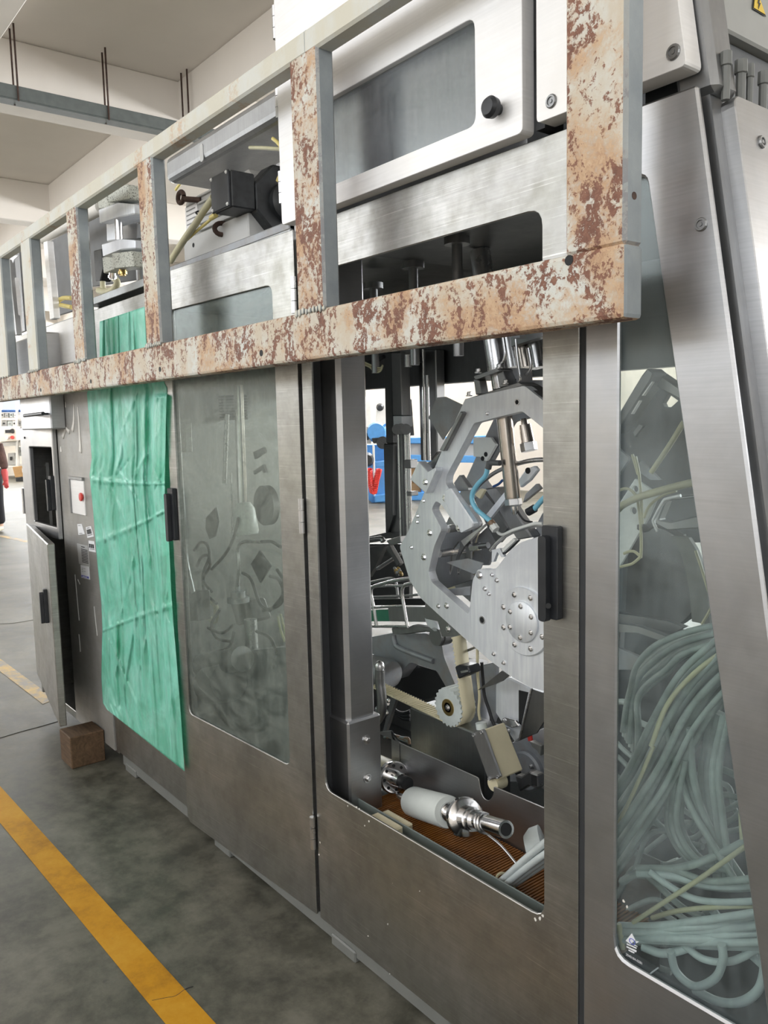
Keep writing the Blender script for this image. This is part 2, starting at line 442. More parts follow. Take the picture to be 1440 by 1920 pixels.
def bolt(p, d=(0,-1,0), r=.008, h=.006, parent=None, mat='bright_steel', name='bolt'):
    key = (round(r, 4), round(h, 4), mat)
    if key not in _BM:
        bm = bmesh.new()
        lathe(bm, (0,0,0), (0,0,h*.35), [(0, r*1.25), (1, r*1.25)], 12)
        lathe(bm, (0,0,h*.35), (0,0,h*1.35), [(0, r*.85), (.8, r*.85), (1, r*.6)], 6)
        me = bpy.data.meshes.new('bolt'); bm.to_mesh(me); bm.free(); _BM[key] = me
        me.materials.append(M_[mat])
    return link(name, _BM[key], p, parent, None, Vector(d).to_track_quat('Z', 'Y'))
def rivet(p, d=(0,-1,0), r=.012, parent=None, mat='mid_steel', name='screw'):
    key = ('rv', round(r, 4), mat)
    if key not in _BM:
        bm = bmesh.new()
        lathe(bm, (0,0,-.001), (0,0,.004), [(0, r), (.6, r), (1, r*.85), (1.0001, r*.62), (.55, r*.58), (.55, r*.3), (.9, r*.26), (.9, 0)], 16)
        me = bpy.data.meshes.new('screw'); bm.to_mesh(me); bm.free(); _BM[key] = me
        me.materials.append(M_[mat])
    return link(name, _BM[key], p, parent, None, Vector(d).to_track_quat('Z', 'Y'))
def rect(x0, x1, z0, z1, Y): return [Vector((x0,Y,z0)), Vector((x1,Y,z0)), Vector((x1,Y,z1)), Vector((x0,Y,z1))]
def circ(c, r, n=24, ax='Y'):
    c = Vector(c); out = []
    for i in range(n):
        a = 2*math.pi*i/n
        out.append(c + (Vector((math.cos(a)*r, 0, math.sin(a)*r)) if ax == 'Y' else Vector((0, math.cos(a)*r, math.sin(a)*r))))
    return out

# ================================================================== THE SETTING
def struct(o): o['kind'] = 'structure'; return o
floor = struct(box('floor', (-30,-5.5,-.2), (10,12,0), 'concrete', bev=0))
ceiling = struct(box('ceiling', (-30,-5.5,5.0), (10,12,5.3), 'ceiling_paint', bev=0))
def wall_with_windows(name, axis, pos, a0, a1, spans, z0, z1, th):
    """a wall with real openings; spans along the wall"""
    bm = bmesh.new()
    def b(s0, s1, za, zb):
        if s1-s0 < 1e-4: return
        if axis == 'Y': bxs(bm, (s0,pos,za), (s1,pos+th,zb))
        else: bxs(bm, (pos,s0,za), (pos+th,s1,zb))
    b(a0, a1, 0, z0); b(a0, a1, z1, 5.0)
    c = a0
    for s0, s1 in spans: b(c, s0, z0, z1); c = s1
    b(c, a1, z0, z1)
    return struct(build(name, bm, 'wall_paint'))
wx = [(x-2.7, x+2.7) for x in (-22,-15.5,-9,-2.5,4)]
wall_with_windows('wall_front', 'Y', -5.8, -30, 10, wx, 2.6, 4.8, .3)
wx = [(x-2.5, x+2.5) for x in (-22,-15.5,-9,-2.5,4)]
wall_with_windows('wall_back', 'Y', 12.0, -30, 10, wx, 2.4, 4.2, .3)
wy = [(y-2.5, y+2.5) for y in (-3,3,8.5)]
wall_with_windows('wall_left', 'X', -30.3, -5.5, 12, wy, 2.1, 4.5, .3)
wall_with_windows('wall_right', 'X', 10.0, -5.5, 12, wy[:2], 2.1, 4.5, .3)
# beams under the slab
def beam(name, lo, hi): return struct(box(name, lo, hi, 'beam_paint', bev=.01))
for xb in (-8.33, -12.65, -17.0, -21.3, -25.6, -3.95, .4, 4.8):
    beam('trim_beam_cross', (xb, -5.5, 4.45), (xb+.30, 12, 5.0))
for yb in (2.58, 6.6, 10.0):
    beam('trim_beam_long', (-30, yb, 4.62), (10, yb+.30, 5.0))
beam('trim_beam_long', (-30, .36, 4.60), (10, .68, 5.0))

# painted floor lines belong to the floor
def fline(pts, mat):
    bm = bmesh.new(); prism(bm, [[Vector((x,y,.0005)) for x, y in pts]], (0,0,.0012))
    return build('marking_line', bm, mat, floor)
fline([(-4.9,-.498),(-1.2,-.372),(-1.2,-.470),(-4.9,-.597)], 'floor_yellow')
fline([(-7.6,.02),(-4.80,.085),(-4.76,.005),(-7.6,-.07)], 'floor_yellow_worn')
fline([(-15,1.55),(-11.2,2.02),(-11.2,1.92),(-15,1.45)], 'floor_yellow_worn')
def crack(pts):
    tube('crack', [Vector((x,y,.0)) for x,y in pts], .0022, 'print_black', floor, k=3, n=5)
crack([tuple(atz(u,v,0))[:2] for u,v in ((0,1384),(40,1372),(70,1364),(112,1352))])
crack([tuple(atz(u,v,0))[:2] for u,v in ((0,1170),(30,1168),(75,1160))])
crack([tuple(atz(u,v,0))[:2] for u,v in ((285,1877),(310,1872),(330,1868),(348,1855),(362,1850))])

# cable tray hung from the slab
trx = -7.75
tray = thing('cable_tray', 'grey green metal cable tray hung from the ceiling on thin rods', 'cable tray', (trx,3,4.2))
pa = atx(0, 160, trx); pb = atx(300, 228, trx)
tz0 = atx(160, 205, trx).z
box('channel', (trx-.02, -3, tz0-.045), (trx+.02, 11.5, tz0+.07), 'tray_grey', tray, .006)
box('flange', (trx-.12, -3, tz0-.055), (trx+.02, 11.5, tz0-.045), 'tray_grey', tray, .003)
for (u, v) in ((15,58),(22,48),(190,100),(196,90),(337,139),(347,132),(-150,20),(-143,12)):
    p = atz(u, v, 5.0)
    q = Vector((trx+(-.09 if u in (190,15,337,-150) else .028), p.y, 0))
    cyl('hanger_rod', (q.x, q.y, tz0-.06), (q.x, q.y, 5.0), .009, 'rust_iron', tray, 6)
for y in (aty(20,100,1).y,): pass

# ================================================================== MACHINE HOUSING
mach = thing('packaging_machine', 'long stainless steel packaging machine with glazed doors and a tapering end', 'machine', (-2.4,.5,0))
def on_face(k, *pts, Y=0): return PY(k, Y, *pts)
ZT = 2.076
# --- door without its glass (nearest tall door)
door_b = plate('open_door', [rect(-1.937,-.987,.086,ZT,0), roundp(rect(-1.888,-1.075,.503,1.947,0), .035)], .007, 'door_steel', mach, .0015)
box('door_return', (-1.937,.006,.09), (-1.931,.03,ZT-.004), 'door_steel', door_b, .001)
box('door_return', (-.993,.006,.09), (-.987,.03,ZT-.004), 'door_steel', door_b, .001)
# --- glazed door, slightly ajar, hinged beside the open one
hg = Vector((-1.958, 0, 0)); fe = atz(355, 1541, .086); fe.z = 0
dv = (fe-hg).normalized(); nA = Vector((dv.y, -dv.x, 0));
if nA.y > 0: nA = -nA
LA = (fe-hg).length
def onA(u, v, off=0): return onp(u, v, hg + nA*off, nA)
def A2(s, z, off=0): return hg + dv*s + nA*off + Vector((0,0,z))
glx = sum(((onA(*p)-hg).dot(dv)) for p in ((548,1400),(510,705)))/2
glf = sum(((onA(*p)-hg).dot(dv)) for p in ((354,1290),(330,900)))/2
LA = glf + .055
outer = [A2(0,.086), A2(LA,.086), A2(LA,ZT), A2(0,ZT)]
inner = [A2(glx,.515), A2(glf,.515), A2(glf,1.945), A2(glx,1.945)]
door_a = plate('glazed_door', [roundp(outer, [0,.03,.03,0]), roundp(inner, .03)], -nA*.007, 'door_steel', mach, .0015)
plate('door_return', [A2(0,.09,-.006), A2(.006,.09,-.006), A2(.006,ZT-.004,-.006), A2(0,ZT-.004,-.006)], -nA*.024, 'door_steel', door_a)
plate('door_return', [A2(LA-.006,.09,-.006), A2(LA,.09,-.006), A2(LA,ZT-.004,-.006), A2(LA-.006,ZT-.004,-.006)], -nA*.024, 'door_steel', door_a)
plate('pane', [A2(glx-.01,.505,-.008), A2(glf+.01,.505,-.008), A2(glf+.01,1.955,-.008), A2(glx-.01,1.955,-.008)], -nA*.005, 'glass_door', door_a)
def hinge(parent, x, y, z, h=.10, r=.009):
    bm = bmesh.new()
    for i in range(3): lathe(bm, (x,y,z+h*(i/3)+.001), (x,y,z+h*((i+1)/3)-.001), [(0,r),(1,r)], 12)
    return smooth_by_angle(build('hinge', bm, 'bright_steel', parent))
for zz in (1.85, 1.24, .30): hinge(door_a, -1.949, -.008, zz)
# --- swing handles
def swing_handle(parent, c, ax, n, L=.185):
    """recessed cabinet handle: base plate and lifting grip"""
    c = Vector(c); ax = Vector(ax); up = Vector((0,0,1)); n = Vector(n)
    w_ = .020
    pts = [c - ax*w_ - up*L*.5, c + ax*w_ - up*L*.5, c + ax*w_ + up*L*.5, c - ax*w_ + up*L*.5]
    b = plate('handle', roundp(pts, .004, 2), n*.016, 'black_plastic', parent, .003)
    g0 = c - ax*.006 + n*.016
    gp = [g0 - ax*.010 - up*L*.52, g0 + ax*.010 - up*L*.52, g0 + ax*.010 + up*L*.40, g0 - ax*.010 + up*L*.40]
    return b, gp
hb = aty(1040, 1072, 0)
b_, gp = swing_handle(door_b, hb, (1,0,0), (0,-1,0))
plate('grip', roundp(gp, .008), (0,-.016,0), 'black_plastic', door_b, .004)
cyl('lock_barrel', aty(1028,1136,-.033), aty(1028,1136,-.036), .0055, 'void_black', door_b, 12)
ha = onA(317, 962); ha = A2(LA-.026, ha.z)
b_, gp = swing_handle(door_a, ha, dv*-1, nA)
plate('grip', roundp(gp, .008), nA*.016, 'black_plastic', door_a, .004)
# --- dried white flecks and scrapes on the doors
def fleck(parent, u, v, sz, Y=-.0003):
    p = aty(u, v, Y); pts = [p + Vector((math.cos(a)*sz*random.uniform(.4,1.2), 0, math.sin(a)*sz*random.uniform(.4,1.2))) for a in [2*math.pi*k/7 for k in range(7)]]
    plate('paint_fleck', pts, -.0006, 'glue_white', parent)
for u, v, sz in ((652,1511,.003),(669,1514,.004),(674,1516,.003),(692,1540,.003),(684,1548,.0025),(727,1733,.003),(731,1826,.002),(690,1755,.002),(787,1671,.0015),(736,1656,.0015),(1012,1722,.005),(1004,1724,.004),(1018,1718,.004),(600,1580,.003),(592,1590,.004),(598,1602,.003),(1170,1690,.004),(1176,1700,.003)): fleck(door_b if u < 1090 else mach, u, v, sz)
# --- gasket in the gap between doors, and posts behind
box('gasket', (-.993,.004,.09), (-.972,.06,ZT), 'gasket', mach)
box('gasket', (-1.968,.012,.09), (-1.93,.06,ZT), 'gasket', mach)
# opening trim: folded inner edge
# --- end section with its slanted edge and its pane
def slant(z): return -.757 + (2.075-z)*.163
gtop = aty(1213, 338, 0); gbot = aty(1432, 1862, 0)
def inner_sl(z): return gtop.x + (gtop.z-z)*(gbot.x-gtop.x)/(gtop.z-gbot.z)
lo = [Vector((-.974,0,.086)), Vector((slant(.086),0,.086)), Vector((slant(2.07),0,2.07)), Vector((-.974,0,2.07))]
zt_ = 1.955
hole = [Vector((-.900,0,.512)), Vector((inner_sl(.512),0,.512)), Vector((inner_sl(zt_),0,zt_)), Vector((-.900,0,zt_))]
endf = plate('end_frame_panel', [lo, roundp(hole, [.035,.03,.02,.02])], .012, 'panel_steel', mach, .004)
plate('pane', [h + Vector((0,.013,0)) for h in [Vector((-.915,0,.495)), Vector((inner_sl(.495)+.015,0,.495)), Vector((inner_sl(1.975)+.015,0,1.975)), Vector((-.915,0,1.975))]], .006, 'glass_end', endf)
for u, v in ((1315,421),): rivet(aty(u, v, 0), r=.011, parent=endf)
# recess strip between front face and end face
bm = bmesh.new(); prism(bm, [[Vector((slant(.09)-.03,.03,.09)), Vector((slant(.09)+.004,.03,.09)), Vector((slant(2.07)+.004,.03,2.07)), Vector((slant(2.07)-.03,.03,2.07))]], (0,.035,0))
build('corner_strip', bm, 'mid_steel', mach)
# end cover plate, facing along the machine
ev = Vector((.163,0,-1)).normalized(); en = Vector((1,0,.163)).normalized()
def EP(z, y, off=.0): return Vector((slant(z),y,z)) + en*off
ec = plate('end_cover', roundp([EP(.12,.058), EP(.12,1.10), EP(2.055,1.10), EP(2.055,.058)], .02), en*.028, 'panel_steel', mach, .007)
for zz, yy in ((1.99,.13),(1.2,.13),(1.99,.95)): rivet(EP(zz,yy,.028), en, .011, ec)
# upper cover right of the upper door
uc = plate('upper_cover', roundp([Vector((-1.062,-.03,2.092)), Vector((slant(2.092)+.004,-.03,2.092)), Vector((slant(2.75)+.004,-.03,2.75)), Vector((-1.062,-.03,2.75))], [.01,.012,.01,.01]), .045, 'upper_steel', mach, .008)
for u, v in ((1034,190),(1263,98)): rivet(aty(u, v, -.03), r=.0125, parent=uc)
plate('corner_post', [Vector((slant(2.06)-.05,.02,2.06)), Vector((slant(2.06)+.022,.02,2.06)), Vector((slant(2.8)+.022,.02,2.8)), Vector((slant(2.8)-.05,.02,2.8))], .07, 'mid_steel', mach, .01)
# upper housing: door with blurred pane and knob
UY = -.035
pane_px = px('I', (232,462), (890,85), (912,600), (250,878))
pl = [aty(u, v, UY) for u, v in pane_px]
ux0 = -1.955; ux1 = aty(979, 200, UY).x; uz0 = 2.083
wz0 = (pl[2].z+pl[3].z)/2; wz1 = pl[1].z
wx1 = (pl[1].x+pl[2].x)/2
ud = plate('upper_door', [roundp(rect(ux0,ux1,uz0,2.66,UY), .012), roundp(rect(ux0+.13,wx1,wz0,wz1,UY), .022)], .034, 'upper_steel', mach, .004)
plate('pane', rect(ux0+.12,wx1+.01,wz0-.01,wz1+.01,UY+.014), .006, 'glass_upper', ud)
kb = aty(*px('I', (1018,530))[0], UY)
turned('knob', kb, kb + Vector((0,-.036,0)), [(0,.010),(.25,.012),(.42,.019),(.75,.0205),(.95,.015),(1,.0)], 'black_plastic', ud)
for zz in (2.14, 2.36, 2.56): hinge(ud, ux0-.004, UY+.005, zz, .085, .008)
# upper housing shell behind that door
box('upper_side', (-1.965,.01,2.05), (-1.945,.95,2.75), 'upper_steel', mach)
box('upper_back', (-1.94,.93,2.05), (-.80,.95,2.75), 'mid_steel', mach)
box('upper_roof', (-1.965,-.02,2.75), (-.85,.95,2.77), 'upper_steel', mach)
bm = bmesh.new(); bxs(bm, (-1.085,-.004,2.09), (-1.064,.05,2.75)); build('door_gasket', bm, 'gasket', mach)
# internal ceiling plate under the upper housing, and its hanging rods
box('deck_plate', (-1.94,.03,2.03), (-.80,1.05,2.05), 'dark_steel', mach)
for u, v, Y in ((857,470,.30), (775,525,.42), (700,530,.55)):
    p = aty(u, v, Y)
    cyl('hanging_rod', (p.x,Y,2.03), (p.x,Y,1.72), .014, 'mid_steel', mach, 12)
    cyl('rod_flange', (p.x,Y,2.03), (p.x,Y,2.01), .034, 'mid_steel', mach, 16)
# --- panels left of the glazed door
box('film_panel', (-3.60,.004,.088), (-2.80,.03,2.05), 'door_steel', mach, .003)
# roof of the lower housing
box('top_deck', (-3.605,.0,2.07), (-1.97,1.10,2.10), 'dark_cabinet_steel', mach)
# --- rear structure
box('rear_beam', (-3.605,1.08,1.70), (-.75,1.14,1.86), 'dark_steel', mach)
box('rear_beam', (-3.605,1.08,.10), (-.5,1.14,.42), 'mid_steel', mach)
box('rear_panel', (-3.605,1.10,1.86), (-.80,1.12,2.05), 'dark_steel', mach)
box('divider', (-3.600,.04,.10), (-3.585,1.08,2.07), 'dark_cabinet_steel', mach)
# --- base: plinth and feet
box('plinth', (-3.60,.030,.014), (-.42,.055,.13), 'grey_paint', mach, .003)
box('floor_pan', (-3.60,.06,.11), (-.45,1.08,.13), 'dark_steel', mach)
for xf in (-3.5, -2.62, -1.86, -1.0):
    box('foot', (xf-.06,.024,0), (xf+.06,.12,.035), 'grey_paint', mach, .004)
    box('foot', (xf-.05,.98,0), (xf+.05,1.08,.06), 'grey_paint', mach, .006)
# --- inner column seen in the opening
colx0, colx1 = -1.948, -1.852
box('inner_column', (colx0,.062,.55), (colx1,.165,2.03), 'panel_steel', mach, .012)
box('column_bracket', (colx0-.005,.052,.13), (colx1+.012,.172,.70), 'panel_steel', mach, .006)
for u, v in ((687,1387),(689,1459)):
    p = atx(u, v, colx1+.012); bolt(p, (1,0,0), .011, .008, mach)

# ================================================================== CONTROL CABINET AT THE FAR END
cab = thing('control_cabinet', 'grey steel cabinet covered in stickers at the far end of the machine', 'cabinet', (-4.2,.5,0))
fp = plate('front_panel', [rect(-4.15,-3.615,.08,2.02,0)], .025, 'cabinet_steel', cab, .003)
box('top_cover', (-4.74,.0,2.02), (-3.615,1.05,2.05), 'dark_cabinet_steel', cab)
box('foot', (-3.75,.1,0), (-3.65,.2,.08), 'grey_paint', cab)
box('foot', (-4.6,.4,0), (-4.5,.5,.06), 'grey_paint', cab)
box('foot', (-3.75,.9,0), (-3.65,1.0,.08), 'grey_paint', cab)
box('side_wall', (-3.632,.03,.08), (-3.617,1.05,2.02), 'door_steel', cab)
box('side_wall', (-4.74,.0,.08), (-4.72,1.05,2.02), 'door_steel', cab)
box('inner_back', (-4.72,.45,.10), (-3.63,.47,2.0), 'void_black', cab)  # black sheet put in for the dark of the cabinet inside
box('inner_floor', (-4.72,.02,.06), (-3.62,.46,.10), 'door_steel', cab)
# top box with bar handle
dx0 = aty(38,770,-.07).x; dx1 = aty(94,770,-.07).x
dr = box('flap_box', (dx0,-.07,aty(60,806,-.07).z), (dx1,.0,2.0), 'panel_steel', cab, .006)
h0 = aty(*px('L', (300,390))[0], -.11); h1 = aty(*px('L', (530,362))[0], -.11)
cyl('bar_handle', h0, h1, .0085, 'black_plastic', dr, 12)
for t in (.2,.8):
    q = h0.lerp(h1, t); cyl('handle_post', q, (q.x,-.07,q.z), .005, 'black_plastic', dr, 8)
# upper compartment door with an open slot
sy = -.025
slot = PY('L', sy, (360,775), (635,775), (693,1750), (415,1700))
uz0_ = aty(112,1013,sy).z; uz1_ = aty(60,808,-.04).z
sx0 = (slot[0].x+slot[3].x)/2; sx1 = (slot[1].x+slot[2].x)/2
cd_ = plate('compartment_door', [rect(-4.72,-4.152,uz0_,uz1_+.02,sy), roundp(rect(sx0,sx1,(slot[2].z+slot[3].z)/2,(slot[0].z+slot[1].z)/2,sy), .012)], .024, 'panel_steel', cab, .004)
for u, v in px('L', (305,660), (365,1785)): rivet(aty(u, v, sy), r=.006, parent=cd_, mat='black_rubber')
kh = aty(*px('L', (735,1350))[0], sy)
b_, gp = swing_handle(cd_, (-4.185,sy,kh.z), (1,0,0), (0,-1,0), .17)
plate('grip', roundp(gp, .008), (0,-.016,0), 'black_plastic', cd_, .004)
lb = PY('L', sy-.01, (350,1455))[0]
box('latch_plate', (-4.755,-.03,lb.z-.07), (-4.735,.0,lb.z+.07), 'bright_steel', cab)
for dz in (-.03,.03): cyl('latch_pin', (-4.755,-.015,lb.z+dz), (-4.785,-.015,lb.z+dz), .008, 'chrome', cab, 10)
# inner rail with hooks seen through the slot
r0, r1 = PY('L', .10, (560,965), (610,1750)); rx_ = (r0.x+r1.x)/2
box('inner_rail', (rx_-.012,.10,r1.z), (rx_+.012,.115,r0.z), 'label_silver', cab)
box('inner_rail', (sx0+.03,.12,r1.z-.1), (sx0+.05,.14,r0.z+.3), 'dark_steel', cab)
for yy in (1000,1185,1360,1540):
    p = PY('L', .10, (570,yy))[0]; tube('hook', [p, p+Vector((-.05,-.01,0)), p+Vector((-.055,-.01,-.02))], .006, 'label_silver', cab, 2, 6)
# square recess plate; the red disc stands in for a reflection in it
rc = PY('L', -.001, (868,1160), (1025,1190), (1068,1618), (908,1585))
rx0 = (rc[0].x+rc[3].x)/2; rx1 = (rc[1].x+rc[2].x)/2; rz0 = (rc[2].z+rc[3].z)/2; rz1 = (rc[0].z+rc[1].z)/2
box('recess_plate', (rx0,-.006,rz0), (rx1,.002,rz1), 'upper_steel', cab, .002)
for lo_, hi_ in (((rx0-.012,-.012,rz0),(rx0,.0,rz1)), ((rx0-.012,-.012,rz1),(rx1,.0,rz1+.014))): box('recess_edge', lo_, hi_, 'mid_steel', cab, .001)
kn = PY('L', -.006, (1015,1385))[0]
turned('red_reflection', kn, kn + Vector((0,-.014,0)), [(0,.010),(.4,.010),(.45,.020),(.9,.019),(1,.012)], 'red_plastic', cab, 18)
# stickers
def sticker(name, k, quad, mat='paper_white', Y=-.0025, parent=cab):
    q = PY(k, Y, *quad); return plate(name, q, .002, mat, parent)
def inq(q, s, t): return (q[0].lerp(q[1], s)).lerp(q[3].lerp(q[2], s), t)
def patch(name, q, s0, s1, t0, t1, mat, parent, off=.0012):
    o = Vector((0,-off,0)); return plate(name, [inq(q,s0,t0)+o, inq(q,s1,t0)+o, inq(q,s1,t1)+o, inq(q,s0,t1)+o], .0006, mat, parent)
q = PY('h', -.0025, (340,310), (450,305), (530,570), (370,590)); s = plate('sticker', q, .002, 'paper_white', cab)
for t in (.12,.85): patch('print_line', q, .2,.7,t,t+.06,'print_grey',s)
q = PY('h', -.0025, (560,390), (690,360), (765,635), (600,670)); s = plate('barcode_sticker', q, .002, 'paper_white', cab)
patch('print_line', q, .2,.7,.10,.15,'print_black',s); patch('print_line', q, .1,.9,.76,.80,'print_black',s)
for i in range(7): patch('bar', q, .12+i*.11,.12+i*.11+(.05 if i%2 else .075),.25,.68,'print_black',s)
q = PY('h', -.0025, (630,735), (775,755), (810,1040), (640,1005)); s = plate('barcode_sticker', q, .002, 'paper_white', cab)
for i in range(6): patch('bar', q, .1+i*.14,.1+i*.14+(.06 if i%2 else .10),.28,.66,'print_black',s)
patch('print_line', q, .15,.9,.74,.78,'print_black',s)
q = PY('h', -.0025, (330,808), (610,875), (650,1410), (385,1330)); s = plate('rating_plate', q, .002, 'label_silver', cab)
patch('print_line', q, .4,.72,.08,.12,'print_black',s)
for i in range(9): patch('print_bar', q, .37,.97,.20+i*.078,.20+i*.078+.035,'print_black',s)
q = PY('h', -.0025, (425,1360), (635,1410), (658,1738), (445,1685)); s = plate('sticker', q, .002, 'paper_white', cab)
patch('blue_band', q, .06,.94,.78,.93,'paper_blue',s)
patch('print_line', q, .2,.75,.83,.88,'paper_white',s,.002)
for i in range(3): patch('print_line', q, .15,.3,.2+i*.13,.24+i*.13,'print_grey',s)
for i in range(2): patch('print_line', q, .38,.6,.2+i*.22,.23+i*.22,'print_grey',s)
# dried glue drips
def drip(pts, r):
    bm = bmesh.new(); P = cat(PY('L', -.001, *pts), 4); n = len(P)
    sweep(bm, P, [max(.0012, r*(.35+.65*i/(n-1))) for i in range(n)], 8)
    for v in bm.verts: v.co.y = -.001 + (v.co.y+.001)*.25
    return build('glue_drip', bm, 'glue_white', cab, True)
drip([(782,380),(785,470),(800,530),(770,650)], .014); drip([(790,500),(815,550),(850,590)], .012)
drip([(905,250),(905,450),(888,570)], .015); drip([(955,280),(975,600),(985,760),(985,840)], .016)
drip([(745,765),(748,800),(750,835)], .014); drip([(800,220),(806,250),(805,285)], .008)
drip([(780,370),(782,400),(785,430)], .016)
for pts in (((310,450),(325,620),(340,780)), ((338,880),(345,950),(348,1005)), ((447,680),(458,780),(470,890)), ((330,485),(338,505),(345,520))):
    P = PY('M', -.0008, *pts); tube('scratch', P, .0025, 'label_silver', cab, 3, 5)
# lower compartment door, standing ajar
hl = Vector((-4.70,-.03,0)); p1 = aty(88,1020,-.19); fr_ = Vector((p1.x,p1.y,0))
zt1 = p1.z; zb1 = aty(121,1371,-.19).z
d1 = (fr_-hl).normalized(); n1 = Vector((d1.y,-d1.x,0))
if n1.y > 0: n1 = -n1
ld = plate('ajar_door', [hl+Vector((0,0,zb1)), fr_+Vector((0,0,zb1)), fr_+Vector((0,0,zt1)), hl+Vector((0,0,zt1))], -n1*.032, 'door_steel', cab, .004)
hc = onp(*px('M',(112,672))[0], hl, n1); 
b_, gp = swing_handle(ld, hc, d1, n1, .16)
plate('grip', roundp(gp, .008), n1*.016, 'black_plastic', ld, .004)

# ================================================================== RUSTY FRAME LEANING IN FRONT
fy0, fy1 = -.150, -.100
fr = thing('steel_frame', 'rusty ladder-like steel frame with peeling cream paint fixed across the machine front', 'frame', (-2.8,-.125,1.70))
ftop = 2.440
box('lower_rail', (-5.4,fy0,1.700), (-.782,fy1,1.815), 'rust_heavy', fr, .008).modifiers['bevel'].segments = 2
box('upper_rail', (-5.4,fy0,2.385), (-1.64,fy1,ftop), 'rust_light', fr, .006)
box('upper_rail', (-1.66,fy0+.001,2.385), (-.80,fy1-.001,ftop), 'rust_light', fr, .006)
posts = [(-.900,-.782,'rust_heavy',2.62)]
def pw(u0, v0, u1, v1): return aty(u0, v0, fy0).x, aty(u1, v1, fy0).x
for u0, v0, u1, v1, mt in ((550,400,602,400,'rust_strong'), (262,440,290,440,'rust_medium'), (130,520,150,520,'rust_medium'), (45,570,63,570,'rust_light'), (-30,600,8,600,'rust_light')):
    a_, b_ = pw(u0, v0, u1, v1); posts.append((a_, b_, mt, ftop-.002))
for a_, b_, mt, zt in posts:
    box('post', (a_,fy0+.0015,1.812), (b_,fy1-.0015,zt-.002 if zt<2.5 else zt), mt, fr, .006)
for k, u, v in (('H',1200,1450),('H',682,1540),('H',306,1605),('H',26,1655),('O',490,662),('I',1355,1255)):
    p = aty(*px(k, (u, v))[0], fy0); cyl('bolt_hole_shade', p + Vector((0,-.0008,0)), p + Vector((0,.004,0)), .0085, 'void_black', fr, 12)  # solid discs coloured black for the shade inside the bolt holes
p = atx(1189, 367, -.782); cyl('bolt_hole_shade', p+Vector((.0006,0,0)), p+Vector((-.004,0,0)), .006, 'rust_iron', fr, 12)
# weld lumps where posts meet the lower rail
for a_, b_, mt, zt in posts[1:]:
    bm = bmesh.new()
    for i in range(9):
        x = a_ + (b_-a_)*(i/8); r = random.uniform(.006,.010)
        v = bmesh.ops.create_icosphere(bm, subdivisions=1, radius=r)['verts']
        for q in v: q.co = Vector((q.co.x, q.co.y*.35, q.co.z)) + Vector((x, fy0-.001, 1.815+random.uniform(-.004,.004)))
    build('weld_seam', bm, 'rust_light', fr, True)

# ================================================================== GREEN FILM
def film():
    # left and right borders of the sheet, measured down the photograph
    Lb = [(187,603),(187,668),(163,738),(168,800),(172,860),(168,890),(175,960),(182,1050),(190,1130),(192,1180),(191,1215),(190,1270),(193,1318),(200,1330)]
    Rb = [(271,575),(275,655),(313,727),(311,790),(310,850),(309,895),(309,925),(312,960),(317,1020),(321,1110),(326,1180),(332,1250),(339,1340),(346,1446)]
    def interp(B, t):
        x = t*(len(B)-1); i = min(int(x), len(B)-2); f = x-i
        return Vector((B[i][0]*(1-f)+B[i+1][0]*f, B[i][1]*(1-f)+B[i+1][1]*f))
    nu, nv = 80, 220; bm = bmesh.new(); g = []
    rnd = random.Random(3)
    folds = [(rnd.uniform(.02,.98), rnd.uniform(-.10,.10), rnd.uniform(.008,.022), rnd.uniform(-.006,.007), rnd.uniform(0,1), rnd.uniform(.12,.45)) for _ in range(110)]
    diag = [(rnd.uniform(0,1), rnd.uniform(.05,.95), rnd.uniform(-.9,.9), rnd.uniform(.010,.022), rnd.uniform(-.004,.006), rnd.uniform(.03,.09)) for _ in range(120)]
    for j in range(nv+1):
        t = j/nv; a = interp(Lb, t); b = interp(Rb, t); row = []
        for i in range(nu+1):
            s = i/nu; uv = a.lerp(b, s)
            y = -.020 - .030*max(0, min(1, (s-.80)/.10))
            for c, sl, wd, am, c2, ln in folds:
                d = (s - c - sl*(t-c2))/wd
                y -= am*math.exp(-d*d)*math.exp(-((t-c2)/ln)**2)
            for c, tt, sl, wd, am, ln in diag:
                d = ((s-c) - sl*(t-tt)*3)/wd
                y -= am*math.exp(-d*d)*math.exp(-((t-tt)/ln)**2)
            y -= .014*math.exp(-((s-.86)/.03)**2)
            for tb in (.405, .52, .71): y -= .006*math.exp(-((t-tb-.02*(s-.5))/.004)**2)
            y = min(max(y, -.085), -.004)
            if t < .17: y = max(y, -.04)
            row.append(bm.verts.new(aty(uv.x, uv.y, y)))
        g.append(row)
    for j in range(nv):
        for i in range(nu): bm.faces.new((g[j][i], g[j][i+1], g[j+1][i+1], g[j+1][i]))
    o = build('plastic_film', bm, 'film_green', None, True)
    sd = o.modifiers.new('thickness', 'SOLIDIFY'); sd.thickness = .0008; sd.offset = 0
    return tag(o, 'wrinkled translucent green plastic film taped over a machine panel', 'plastic film')
film()

